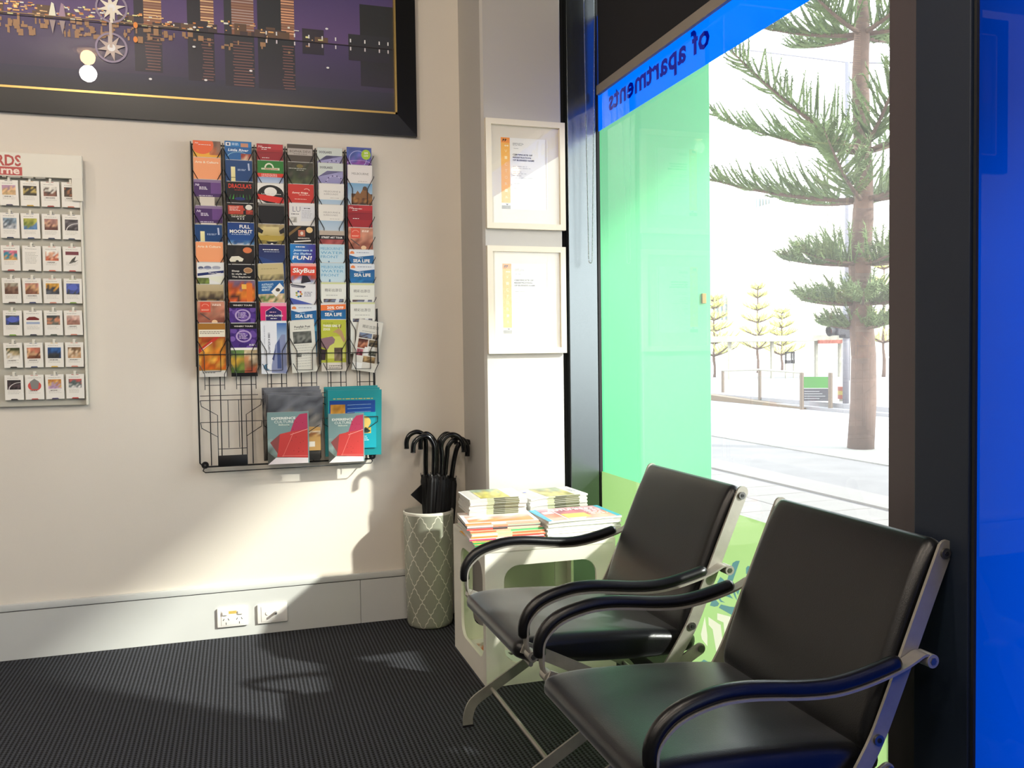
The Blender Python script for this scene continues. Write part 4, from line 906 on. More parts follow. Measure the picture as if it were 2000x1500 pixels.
def greatest(d):
    d.r(0, 0, 1, 1, '#20609c'); words(d, (("AUSTRALIA'S", 0.9), ('GREATEST', 0.8), ('MARKET', 0.65)), 0.15, 0.92, 0.035, 0.5, '#cfe6f0', 0.05); d.ph(0, 0.4, 1, 0.76, ['#8a9a4a', '#c9683a', '#d8b890', '#5a7a3a', '#e0c8a0'], 9, 6); d.p([(0.5, 0.80), (0.85, 0.96), (1.0, 0.86), (0.68, 0.70)], '#efede6'); d.e_(0.76, 0.83, 0.09, 0.035, '#4a4038', 8)
def magenta(d):
    d.r(0, 0, 1, 1, '#d92a6c'); d.r(0, 0.94, 1, 1, '#f2a0b4'); d.p([(0.5, 0.93), (0.82, 0.83), (0.82, 0.66), (0.5, 0.58), (0.18, 0.66), (0.18, 0.83)], '#2a2460'); d.ring(0.5, 0.755, 0.36, 0.185, 0.05, '#f0b8cc', 6, pi/2, pi/2+2*pi); d.t('SUPPLANTED', 0.2, 0.745, 0.03, 0.66, W_, True); d.ln(0.35, 0.82, 0.65, 1, 0.03, '#f0b8cc', 0.014); d.ln(0.38, 0.7, 0.66, 1, 0.03, W_, 0.014)
def atlantis(d):
    d.r(0, 0, 1, 1, '#e9ebf0'); d.g(0.62, 0.5, 1, 0.97, '#c9dcea', '#3a6aac'); d.p([(0.4, 0.15), (0.55, 0.55), (0.8, 0.75), (0.95, 0.75), (1, 0.0), (0.4, 0.02)], '#8a92b4'); d.p([(0.62, 0.1), (0.62, 0.6), (0.72, 0.66), (0.78, 0.1)], '#4a5a8c'); d.p([(0.42, 0.28), (0.5, 0.25), (0.58, 0.5), (0.5, 0.4)], '#3f4a78')
    d.t('1300 4 ATLANTIS', 0.28, 0.78, 0.035, 0.40, '#3a4050', True, rot=1); d.t('HARBOUR FERRY CRUISES', 0.12, 0.92, 0.02, 0.55, '#8a90a0', False, rot=1); d.e_(0.22, 0.13, 0.14, 0.06, '#5a86a8', 14); d.e_(0.30, 0.14, 0.10, 0.05, '#f0f2f4', 12)
def bopha(d): d.r(0, 0, 1, 1, '#4f453c'); d.r(0.02, 0.80, 0.98, 0.925, '#b3a9a0'); d.t('BOPHA DEVI', 0.10, 0.85, 0.042, 0.8, '#5a4e46', False); d.ln(0.25, 0.82, 0.8, 1, 0.03, '#6a5e56', 0.008)
def mossy(d): d.ph(0, 0.4, 1, 1, ['#3f4a30', '#56603c', '#38402c', '#4a4438'], 8, 8); d.e_(0.48, 0.93, 0.13, 0.035, '#7a6a34', 14); d.ln(0.05, 0.88, 0.92, 1, 0.03, '#cfd0c0', 0.010); d.ln(0.35, 0.85, 0.65, 1, 0.03, '#cfd0c0', 0.008)
def sunnyred(d): d.r(0, 0, 1, 1, '#c9382f'); d.t('Sunny Ridge', 0.15, 0.83, 0.03, 0.62, '#f4d8c8', True, sh=0.4); d.ring(0.72, 0.89, 0.12, 0.035, 0.2, '#f4d8c8', 12, 0, 2.6); d.ln(0.42, 0.80, 0.85, 1, 0.02, '#f4d8c8', 0.008); d.ln(0.25, 0.72, 0.8, 1, 0.02, '#f4d8c8', 0.009)
def whitelu(d): d.r(0, 0, 1, 1, '#e4e1dc'); d.t('LU', 0.14, 0.84, 0.10, 0.3, '#8d8b98', False); d.p([(0.45, 0.66), (1, 0.68), (1, 0.96), (0.45, 0.95)], '#dcdcde'); d.ln(0.58, 0.90, 0.85, 1, .02, '#3a3a44', 0.014); d.ln(0.5, 0.86, 0.92, 6, 0.027, '#9a9aa2', 0.007); d.ln(0.08, 0.79, 0.42, 1, 0.02, '#2a2a2c', 0.013); d.ph(0.05, 0.64, 0.3, 0.74, ['#b8b4a8', '#cfcac0'], 3, 2)
def blackmkt(d): d.r(0, 0, 1, 1, '#1a1512'); d.p([(0, 0.80), (0.5, 0.99), (0.35, 0.99), (0, 0.86)], '#7a6038'); d.r(0.36, 0.80, 0.63, 0.92, '#b86a50'); d.e_(0.5, 0.86, 0.06, 0.035, '#e4d4c4', 10); d.e_(0.8, 0.925, 0.13, 0.055, '#e8c48a', 18); d.t('MARKETS', 0.35, 0.755, 0.022, 0.45, '#e8e0d4', True); d.seg(0.2, 0.70, 0.85, 0.725, 0.005, '#e8e0d4')
def skyline(d):
    d.g4(0, 0, 1, 1, '#1660a8', '#3a2a80', '#3f2c88', '#1c84c8'); d.ln(0.22, 0.94, 0.6, 1, 0.03, W_, 0.018); words(d, (('Jetstream it', 0.85), ('the Skyline', 0.8)), 0.12, 0.87, 0.035, 0.88, '#cfe8f4', 0.065, True, 0.25); d.t('FUN!', 0.08, 0.71, 0.07, 0.75, W_, True, sh=0.2)
def skybus(d): d.r(0, 0, 1, 1, '#e04a36'); d.r(0, 0.95, 1, 1, '#f0a8a0'); d.t('SkyBus', 0.08, 0.83, 0.085, 0.86, W_, True, sh=0.1); d.ph(0.02, 0.62, 0.98, 0.78, ['#e0e0e6', '#8090b8', '#c95a48'], 6, 3); d.p([(0.4, 0.62), (0.45, 0.78), (0.65, 0.77), (0.8, 0.66)], '#2a2630')
def starwhite(d):
    d.r(0, 0, 1, 1, '#e6e4e4'); d.p([(0, 0.74), (1, 0.60), (1, 0.5), (0, 0.5)], '#4a5aa8'); d.seg(0.02, 0.99, 0.6, 0.95, 0.006, '#3a3a48'); d.seg(0.05, 0.955, 0.55, 0.93, 0.004, '#6a6a78')
    for k in range(7): a = 2*pi*k/7; d.e_(0.34+0.10*cos(a), 0.81+0.05*sin(a), 0.045, 0.02, ['#d9a03a', '#c9503a', '#3f5aa8', '#8a9a4a', '#d9c05a', '#3a8a98', '#2a2a40'][k], 8)
    d.ln(0.55, 0.84, 0.88, 4, 0.025, '#8a8a98', 0.012)
def sealife(d, top='#dfe3e8'):
    d.g(0, 0, 1, 1, '#3a9ac8', '#14508c'); d.r(0, 0.90, 1, 1, top); d.e_(0.12, 0.935, 0.09, 0.04, '#e88a50', 14); d.p([(0, 0.90), (0.3, 0.86), (1, 0.90), (1, 0.92), (0, 0.92)], top); d.ln(0.3, 0.94, 0.95, 1, 0.03, '#8a96a8', 0.014); d.t('SEA LIFE', 0.16, 0.76, 0.06, 0.68, W_, True); d.ln(0.35, 0.84, 0.6, 1, 0.03, '#cfe6f0', 0.01); d.ph(0, 0.5, 1, 0.72, ['#5ab4d4', '#2f88bc', '#1f6aa8'], 7, 4)
def sealife20(d): sealife(d); d.p([(0, 0.86), (1, 0.89), (1, 0.99), (0, 0.97)], '#ee7a3c'); d.t('20% OFF', 0.25, 0.895, 0.05, 0.66, W_, True); 
def news(d): d.r(0, 0, 1, 1, '#dedcd0'); d.t('Ponyfish Post', 0.22, 0.86, 0.04, 0.62, '#4a4a46', True); d.ln(0.2, 0.83, 0.8, 1, 0.02, '#7a7a74', 0.01); d.ph(0.14, 0.56, 0.86, 0.79, ['#3a3c38', '#8a8c84', '#5a5c56', '#6f716a'], 7, 5); d.ln(0.18, 0.52, 0.88, 9, 0.05, '#8f8f88', 0.006); d.ph(0.22, 0.3, 0.42, 0.37, ['#5a5a56', '#a8a8a0'], 4, 3)
def dockl(d):
    d.r(0, 0, 1, 1, '#cfd6cf'); d.t('DOCKLANDS', 0.08, 0.90, 0.04, 0.5, '#4a4a50', True); d.g(0, 0.5, 1, 0.80, '#8a86b4', '#a09cc4'); d.p([(0, 0.80), (0, 0.86), (0, 0.74), (0.4, 0.86), (1, 0.86), (1, 0.80)], '#9a96c0'); d.p([(0, 0.87), (0.4, 0.87), (0, 0.74)], '#cfd6cf')
    d.ring(0.66, 0.60, 0.36, 0.17, 0.06, '#c9c0dc', 22, 0, pi)
    for k in range(6): a = 0.3+k*0.5; d.e_(0.66+0.36*cos(a), 0.60+0.17*sin(a), 0.03, 0.013, '#4a3f70', 8)
def surrounds(d): d.r(0, 0, 1, 1, '#e8e3da'); words(d, (('MELBOURNE &', 1.0), ('SURROUNDS', 0.85)), 0.2, 0.84, 0.032, 0.66, '#9a938c', 0.05, False); d.ln(0.45, 0.73, 0.88, 1, 0.03, '#a8a29c', 0.008); d.g(0, 0.3, 1, 0.70, '#d0d8dc', '#a8c0d4')
def street(d): d.r(0, 0, 1, 1, '#b8a898'); d.r(0, 0.84, 1, 0.92, '#1e1a1c'); d.t('STREET ART TOUR', 0.08, 0.86, 0.034, 0.84, W_, True); d.ph(0, 0.5, 1, 0.84, ['#8a6a68', '#a87a78', '#b05a58', '#a84a48'], 7, 5)
def waterf(d): d.g(0, 0, 1, 1, '#dfe8ea', '#b8d4e0'); words(d, (("MELBOURNE'S", 1.0), ('  WATER', 1.0), ('FRONT', 0.8)), 0.05, 0.90, 0.05, 0.88, '#4f9cc4', 0.078, False); d.p([(0.32, 0.6), (0.42, 0.6), (0.4, 0.69), (0.35, 0.69)], '#5a86a8'); d.g(0, 0.5, 1, 0.62, '#e8ecea', '#cfdce0')
def chinese(d): d.r(0, 0, 1, 1, '#e6e6dc'); d.r(0, 0.97, 1, 1, '#d0d69a'); d.t('精彩出游日', 0.15, 0.83, 0.045, 0.66, '#55554f', False); d.ln(0.2, 0.75, 0.8, 1, 0.03, '#8a8a84', 0.009); d.ph(0.1, 0.62, 0.9, 0.685, ['#4a3f44', '#7a8aa8', '#5a4a44'], 7, 2); d.p([(0.55, 0.62), (0.7, 0.62), (0.74, 0.685), (0.6, 0.685)], '#d8dce0')
def chinese_full(d):
    d.r(0, 0, 1, 1, '#dddad0'); d.t('精彩出游日', 0.18, 0.85, 0.05, 0.66, '#5d5d57', False); d.ln(0.2, 0.78, 0.8, 1, 0.03, '#8a8a84', 0.009)
    for (u0, v0, u1, v1), cs in (((0.1, 0.65, 0.62, 0.75), ['#5a4a44', '#7a8aa8']), ((0.66, 0.65, 0.9, 0.75), ['#4a3f34', '#8a7a6a']), ((0.1, 0.45, 0.5, 0.63), ['#8a4a34', '#c98a6a', '#5a3026']), ((0.54, 0.5, 0.9, 0.63), ['#3a342c', '#8a7a5a']), ((0.1, 0.3, 0.35, 0.43), ['#7a2a3a', '#b8707a']), ((0.4, 0.18, 0.9, 0.30), ['#6a5434', '#b89868']), ((0.6, 0.32, 0.9, 0.42), ['#4a4a40', '#8a8a78'])): d.ph(u0, v0, u1, v1, cs, 5, 4)
    d.r(0.4, 0.32, 0.56, 0.48, '#efefea'); d.r(0.05, 0.04, 0.4, 0.16, '#efefea')
def wheelbadge(d):
    d.g(0, 0, 1, 1, '#8a5aa8', '#4a58a8'); d.ph(0, 0.68, 1, 0.98, ['#8a4a9c', '#6a62b4', '#5068b4', '#4a5aa0'], 8, 5); d.ring(0.45, 0.78, 0.36, 0.16, 0.07, '#b0b0dc', 24); d.ring(0.5, 0.70, 0.5, 0.06, 0.1, '#c9a8dc', 20, 0, pi); d.e_(0.78, 0.87, 0.19, 0.095, '#a8c832', 22); d.t('25', 0.70, 0.885, 0.035, 0.16, W_); d.t('OFF', 0.69, 0.835, 0.025, 0.18, W_)
def melb(d):
    d.r(0, 0, 1, 1, '#e8e2de'); d.t('MELBOURNE', 0.17, 0.82, 0.042, 0.68, '#857f7c', False); d.ln(0.42, 0.69, 0.9, 1, 0.03, '#a09a98', 0.008); d.g(0, 0.22, 1, 0.66, '#c9d4dc', '#78a8cc'); d.ph(0.15, 0.22, 1, 0.46, ['#3a2c22', '#8a5a30', '#b07a40', '#5a4030'], 9, 5); d.p([(0.3, 0.44), (0.4, 0.52), (0.5, 0.46), (0.58, 0.52), (0.64, 0.60), (0.74, 0.60), (0.82, 0.50), (0.95, 0.44), (0.95, 0.38), (0.3, 0.38)], '#8a5f38'); d.e_(0.70, 0.565, 0.09, 0.04, '#5f4632', 14)
def zoo(d):
    d.r(0, 0, 1, 1, '#b9bd3e'); d.ln(0.1, 0.93, 0.6, 1, 0.02, '#7a8a2a', 0.014); d.t('THREE GREAT', 0.08, 0.865, 0.04, 0.7, W_, True); d.t('ZOOS', 0.08, 0.80, 0.04, 0.28, W_, True); d.g(0.25, 0.25, 0.95, 0.68, '#d8d878', '#c8cc5a')
    d.p([(0, 0.64), (0.2, 0.66), (0.45, 0.68), (0.56, 0.62), (0.52, 0.55), (0.35, 0.50), (0.25, 0.42), (0, 0.48)], '#8f6f78'); d.p([(0, 0.44), (0.2, 0.42), (0.16, 0.22), (0, 0.22)], '#3a2c30')
    d.p([(0.45, 0.76), (0.58, 0.80), (0.72, 0.84), (0.84, 0.78), (0.98, 0.60), (0.9, 0.56), (0.74, 0.70), (0.6, 0.75)], '#b8946a'); d.seg(0.7, 0.84, 0.66, 0.90, 0.003, '#6a4a34'); d.seg(0.78, 0.84, 0.80, 0.91, 0.003, '#6a4a34'); d.ph(0.52, 0.2, 0.85, 0.46, ['#7a6a50', '#8f7a6a', '#5a4a40'], 4, 4); d.r(0, 0, 1, 0.17, '#d8d0c4'); d.ln(0.3, 0.10, 0.85, 2, 0.04, '#4a4038', 0.012)

ordn = ['first', 'second', 'third', 'fourth', 'fifth', 'sixth']; rows = ['top', 'second', 'third', 'fourth', 'fifth', 'sixth', 'seventh', 'eighth', 'ninth', 'lowest']
TOPPX = [[274, 307, 350, 401, 438, 472, 512, 555, 588, 631], [275, 312, 354, 396, 434, 478, 516, 547, 590, 631], [280, 313, 357, 397, 437, 477, 514, 548, 591, 627],
         [281, 316, 359, 396, 440, 476, 514, 554, 595, 625], [288, 318, 358, 399, 450, 477, 513, 551, 592, 624], [287, 322, None, 400, 444, 487, 515, 553, 590, 625]]
ART = [[(orange_yellow, 'orange and yellow brochure with a red disc'), (peach, 'plain peach brochure with pale heading'), (purple, 'purple brochure with small white heading'), (purple, 'purple brochure with small white heading'), (winery_blue, 'dark blue brochure with a cream bottle'), (peach, 'plain peach brochure with pale heading'), (cars_stripes, 'white brochure with a navy diagonal stripe'), (tan_group, 'tan brochure with a dim group photo'), (red_wood, 'reddish wood-textured brochure with a red square'), (gold_food, 'orange and gold food brochure with a red sash')],
       [(script_blue, 'bright blue brochure with flowing script'), (winery_blue, 'dark blue brochure with a cream bottle'), (drac, 'black brochure with large red lettering'), (redpaint, 'black brochure with a red paint splash'), (moonlit, 'blue brochure with bold white lettering'), (nightcar, 'dark brochure with a white car and orange badge'), (explorer, 'black brochure with white script and oval badge'), (interior, 'orange brochure of a glowing interior'), (grapes, 'purple grape brochure with a lettered ring'), (grapes_full, 'purple grape brochure with farm photos below')],
       [(redcard, 'dark red brochure with small white heading'), (greenred, 'green brochure with a red band and sky'), (archblack, 'white brochure with a black arch and red band'), (blackplain, 'plain black brochure'), (train, 'olive brochure with a gold band'), (navy, 'navy brochure with one white heading line'), (tanmap, 'beige map brochure'), (greatest, 'blue market brochure with a white tilted tag'), (magenta, 'magenta brochure with a navy hexagon'), (atlantis, 'white and blue brochure with sideways lettering')],
       [(bopha, 'brown brochure with a pale grey title band'), (mossy, 'mossy green brochure with a small gold emblem'), (sunnyred, 'bright red brochure with white script'), (whitelu, 'white brochure with grey letters LU'), (blackmkt, 'black brochure with a gold corner stripe and cream disc'), (skyline, 'blue to violet brochure with white script'), (skybus, 'orange-red bus brochure with bold white lettering'), (starwhite, 'white brochure with a multicoloured star and blue wedge'), (sealife, 'blue ocean brochure with bold white title and grey top band'), (news, 'grey newsprint leaflet with a dark photo')],
       [(dockl, 'grey and lilac brochure with a big wheel'), (dockl, 'grey and lilac brochure with a big wheel'), (surrounds, 'off-white brochure with thin grey heading'), (surrounds, 'off-white brochure with thin grey heading'), (street, 'pinkish brochure with a black title bar'), (waterf, 'pale blue waterfront brochure with thin letters'), (waterf, 'pale blue waterfront brochure with thin letters'), (chinese, 'off-white brochure with dark Chinese characters'), (sealife20, 'blue ocean brochure with an orange discount band'), (zoo, 'lime green zoo brochure with elephant and giraffe')],
       [(wheelbadge, 'purple wheel brochure with a round green badge'), (melb, 'cream brochure over a photo of a domed station'), None, (redcard, 'dark red brochure with small white heading'), (red_wood, 'reddish wood-textured brochure with a red square'), (sealife, 'blue ocean brochure with bold white title and grey top band'), (sealife, 'blue ocean brochure with bold white title and grey top band'), (chinese, 'off-white brochure with dark Chinese characters'), (chinese, 'off-white brochure with dark Chinese characters'), (chinese_full, 'tilted off-white brochure with Chinese characters and many photos')]]
rb = random.Random(9)
for c in range(6):
    for k in range(10):
        if ART[c][k] is None: continue
        art, lab = ART[c][k]; zt = P(403, TOPPX[c][k]-(0 if c == 0 else 0), 'y', 3.547)
        xx = colx[c]; pxx = 403+c*59; zt = P(pxx, TOPPX[c][k], 'y', 3.547).z
        lab2 = f'{lab}, {ordn[c]} column, {rows[k]} tier'
        th = 0.0045 if k % 3 else 0.0055
        rot = 0
        if (c, k) == (5, 9): rot = 0.16
        if (c, k) in ((2, 6), (2, 7)): rot = -0.05
        if (c, k) == (3, 9): rot = -0.06
        hh = BH
        if (c, k) == (5, 1): hh = 0.19
        brochure(c, k, zt, art, lab2, th, rb.uniform(-0.002, 0.002), rot, seed=k*7)

# ---- magazines and booklets in the wide pockets
def sheet(name, x, y, z, w, h, th, draw, label, tilt=0.0, rot=0.0, cat='booklet', group=None, seed=0, bend=0.0):
    t = empty(name, (x, y, z), 0, label, cat, group); t.rotation_euler = (tilt, rot, 0)
    m_ = MB(); n_ = 8
    vs = []; fs = []
    for i in range(n_+1):
        f = i/n_; yy = -bend*f; zz = h*f
        vs += [(-w/2, yy-th/2, zz), (w/2, yy-th/2, zz), (w/2, yy+th/2, zz), (-w/2, yy+th/2, zz)]
    for i in range(n_):
        a_ = i*4
        for k in range(4): fs.append((a_+k, a_+(k+1) % 4, a_+4+(k+1) % 4, a_+4+k))
    fs += [(0, 1, 2, 3), (n_*4+3, n_*4+2, n_*4+1, n_*4)]
    m_.add(vs, fs); m_.build('pages', 'paper', t)
    d = D(w, h, -th/2-0.0002, seed, -w/2, 0); draw(d)
    if bend: d.m.v = [(x_, y_-bend*(z_/h), z_) for x_, y_, z_ in d.m.v]
    d.build('printed_cover', t); return t
def culture(d):
    d.r(0, 0, 1, 1, '#7b9796'); d.ph(0, 0, 0.5, 0.5, ['#5a6058', '#7a8a84', '#8aa09c'], 5, 5); d.p([(0.22, 0.14), (0.97, 0.10), (0.97, 0.96), (0.78, 0.95), (0.66, 0.85), (0.55, 0.62), (0.3, 0.58)], '#c9423f'); d.p([(0.55, 0.62), (0.66, 0.85), (0.78, 0.95), (0.97, 0.97), (0.97, 0.66)], '#b83a5c'); d.p([(0.06, 0.42), (0.3, 0.58), (0.24, 0.2)], '#8a4a48')
    d.seg(0.55, 0.56, 0.97, 0.66, 0.002, '#f0a8a0'); d.seg(0.36, 0.14, 0.62, 0.6, 0.0015, '#e88a80'); d.seg(0.97, 0.14, 0.34, 0.16, 0.0015, '#e88a80')
    for k in range(14): d.r(0.5+d.rnd.random()*0.4, 0.2+d.rnd.random()*0.65, 0.52+0.0, 0.2, '#7a2428') if False else d.e_(0.5+d.rnd.random()*0.4, 0.2+d.rnd.random()*0.6, 0.012, 0.006, '#7a2428', 5)
    d.p([(0, 0), (0.2, 0.13), (0.97, 0.10), (0.97, 0)], '#e6dcdc'); d.p([(0, 0), (0, 0.25), (0.18, 0.12)], '#4a4a44')
    d.t('EXPERIENCE', 0.10, 0.86, 0.045, 0.58, '#eef0e8', True); d.t('CULTURE', 0.17, 0.79, 0.05, 0.46, '#eef0e8', False); d.t('Melbourne', 0.27, 0.745, 0.025, 0.26, '#dfe6d8', True)
def greys(d): d.ph(0, 0.0, 1, 1, ['#2a2826', '#5a5650', '#3a3836', '#8a8680', '#4a4c52', '#6a6c72'], 8, 12)
def teal(d):
    d.r(0, 0, 1, 1, '#1a8a90'); d.ln(0.1, 0.86, 0.9, 1, 0.03, '#c9b060', 0.012); d.g(0.03, 0.15, 0.88, 0.84, '#0e4a9c', '#16408a'); d.ph(0.05, 0.42, 0.32, 0.78, ['#5a3a1c', '#c98a2c', '#d9a040', '#b8802c'], 4, 5)
    for k in range(5): d.seg(0.36, 0.55+k*0.055, 0.8, 0.56+k*0.055, 0.0012, '#9fc0e0')
def tealside(d): d.r(0, 0, 1, 1, '#16a0b0'); d.e_(0.35, 0.62, 0.4, 0.16, '#e4c46a', 20); d.r(0.1, 0.35, 0.75, 0.5, '#d9b850'); d.p([(0.2, 0.36), (0.5, 0.5), (0.74, 0.4), (0.6, 0.36)], '#2a4038'); d.ln(0.1, 0.27, 0.7, 3, 0.045, '#c9ecec', 0.018)
def kraft(d): d.r(0, 0, 1, 1, '#c49a5c'); d.r(0.3, 0.1, 0.75, 0.24, '#e8e0d0'); d.ph(0.0, 0.35, 1, 0.52, ['#c49a5c', '#8a5a34', '#e0d0b0'], 5, 3)
for k in range(4):
    sheet('magazine', 0.200, 3.553-0.006*k, 0.70, 0.222-0.004*k, 0.290-0.011*k, 0.005, greys, ['grey magazine at the back of the middle wide pocket, its top edge highest', 'grey magazine second from the back in the middle wide pocket', 'grey curling magazine third from the back in the middle wide pocket', 'grey magazine directly behind the kraft booklet, middle wide pocket'][k], 0.02, 0.022*k-0.01, 'magazine', 'grey magazines in the middle wide pocket', k, bend=0.016+0.004*k)
sheet('booklet', 0.262, 3.520, 0.735, 0.09, 0.15, 0.002, kraft, 'kraft brown booklet beside the grey magazines', 0.04)
sheet('booklet', 0.182, 3.514, 0.688, 0.158, 0.205, 0.005, culture, 'teal and red culture booklet in the middle wide pocket', 0.05, seed=3)
for k in range(3):
    sheet('magazine', 0.435+0.004*k, 3.552-0.007*k, 0.705, 0.215, 0.282-0.007*k, 0.005, teal, ['teal travel magazine at the back of the right wide pocket, topmost edge', 'teal travel magazine in the middle of three, right wide pocket', 'teal travel magazine with blue sea photo showing, right wide pocket'][k], 0.02, 0.01*(k-1), 'magazine', 'teal magazines in the right wide pocket', 5+k, bend=0.014+0.003*k)
sheet('booklet', 0.487, 3.527, 0.735, 0.085, 0.17, 0.002, tealside, 'turquoise booklet with a yellow sponge, far right pocket', 0.05)
sheet('booklet', 0.408, 3.514, 0.683, 0.142, 0.196, 0.005, culture, 'teal and red culture booklet in the right wide pocket', 0.05, seed=4)

# ------------------------------------------------------------------ postcard rack
XP0, XP1 = -0.90, -0.538
pr_ = empty('card_rack', (-0.7, YB, 0.93), 0, 'off-white wall rack of small attraction cards with a red-lettered header', 'card rack')
off(MB().box(XP0, YB-0.020, 0.940, XP1, YB, 1.78, 0.002), 'back_panel', 'rackpanel', pr_)
off(MB().box(XP1-0.006, YB-0.036, 0.940, XP1, YB-0.0205, 1.78, 0.001), 'side_rim', 'rackwhite', pr_)
hd = off(MB().box(XP0, YB-0.044, 1.776, XP1+0.006, YB-0.0195, 1.862, 0.002), 'header', 'rackwhite', pr_)
off(MB().box(XP1-0.03, YB-0.044, 1.695, XP1+0.006, YB-0.0395, 1.777, 0.001), 'header_corner', 'rackwhite', pr_)
d = D(XP1-XP0, 0.086, 0, 2, clip=False)
d.t('RDS', 0.245, 0.44, 0.44, 0.22, '#b03a34', True, 1.0); d.r(0.13, 0.04, 0.472, 0.39, '#b8443e'); d.t('ourne', 0.15, 0.10, 0.30, 0.30, '#f0ddd0', True)
d.r(0.40, 0.56, 0.47, 0.60, '#e4e0d2'); d.ln(0.1, -0.06, 0.90, 1, 0.1, '#a8a498', 0.055)
q = d.build('header_print', hd); q.location = (XP0-(-0.7)+0.7*0, YB-0.0442-YB, 1.776-0.93)
q.parent = hd; q.matrix_parent_inverse = Matrix.Identity(4); q.location = (XP0, YB-0.0442, 1.776)
rc = random.Random(21)
CARDC = [ # photo colours (bottom..top), accent, description
 [(['#c9a878', '#e0b888', '#b890a8'], '#3a3a50', 'orange and lilac shells'), (['#3a3424', '#c9b060', '#2a2420'], '#c9a03a', 'yellow and black animal'), (['#8a5a48', '#4a3a34', '#e0dcd0'], '#a83a34', 'brown panel photo'), (['#4a3a2c', '#a86a44', '#3a3028'], '#c97a60', 'brown cave photo')],
 [(['#c8ccd0', '#5a6670', '#8aa0b0'], '#30405a', 'grey-blue boat'), (['#5a86b8', '#7a8a3a', '#b8b850'], '#2a4a7a', 'green hill over blue strip'), (['#6a4038', '#d8a888', '#a87a70'], '#30405a', 'warm hall interior'), (['#3a3438', '#7a7478', '#4a4448'], '#30405a', 'dark arched bridge')],
 [(['#e0a860', '#3a8aa0', '#e07a90'], '#c9605a', 'pink and orange poster'), (['#e4e0d8', '#d8d4c8'], '#5a5444', 'grey handwriting'), (['#c96a4a', '#e8b090', '#efe9de'], '#d87a64', 'orange crab-like dish'), (['#e8e4da', '#4a4a44', '#7a3a44'], '#c9605a', 'bird in flight under a maroon bar')],
 [(['#6a4a3c', '#8a6a58', '#a8a08c'], '#50403a', 'dim brown collage'), (['#8a5a44', '#e0b080', '#c98a78'], '#30406a', 'golden dining hall'), (['#5a5e66', '#3a3e48', '#e0a848'], '#d8907a', 'grey slope under an amber strip'), (['#4a5050', '#4a5aa8', '#5a6ab0'], '#7a9a3a', 'blue dome over dark grass')],
 [(['#3a4448', '#4a5ab0', '#5a6068'], '#8ab04a', 'blue dome with grey rim'), (['#8a9ab8', '#e8e4de', '#8a3a34'], '#3a3a48', 'dark red car'), (['#6a6a60', '#c98a6a', '#4a5050'], '#5a6458', 'orange figure among grey trees'), (['#a87a6a', '#c9988a', '#e0c0b0'], '#d8907a', 'pale pink mural')],
 [(['#efe9de', '#c9b48a', '#4a5030'], '#3a3a34', 'green and gold bush'), (['#7a4a34', '#e0b488', '#c97a60'], '#3a4a6a', 'sunset over water'), (['#3a3c40', '#2a4a7a', '#3a6aa8'], '#d8b04a', 'blue pier at dusk'), (['#c9a078', '#e8d0b0', '#8a6a4a'], '#e0907a', 'sandy curled shell')],
 [(['#2a2628', '#5a4a4c', '#3a3436'], '#3a3436', 'black road with a white curve'), (['#5a5c60', '#c9504a', '#7a7878'], '#c9605a', 'red round emblem'), (['#c9a8c8', '#e0b870', '#c98a4a'], '#4a4468', 'honey-coloured flowers'), (['#e8e4de', '#5a6a68', '#c9605a'], '#b83a34', 'red and grey handshake')]]
rn2 = ['top', 'second', 'third', 'fourth', 'fifth', 'sixth', 'bottom']
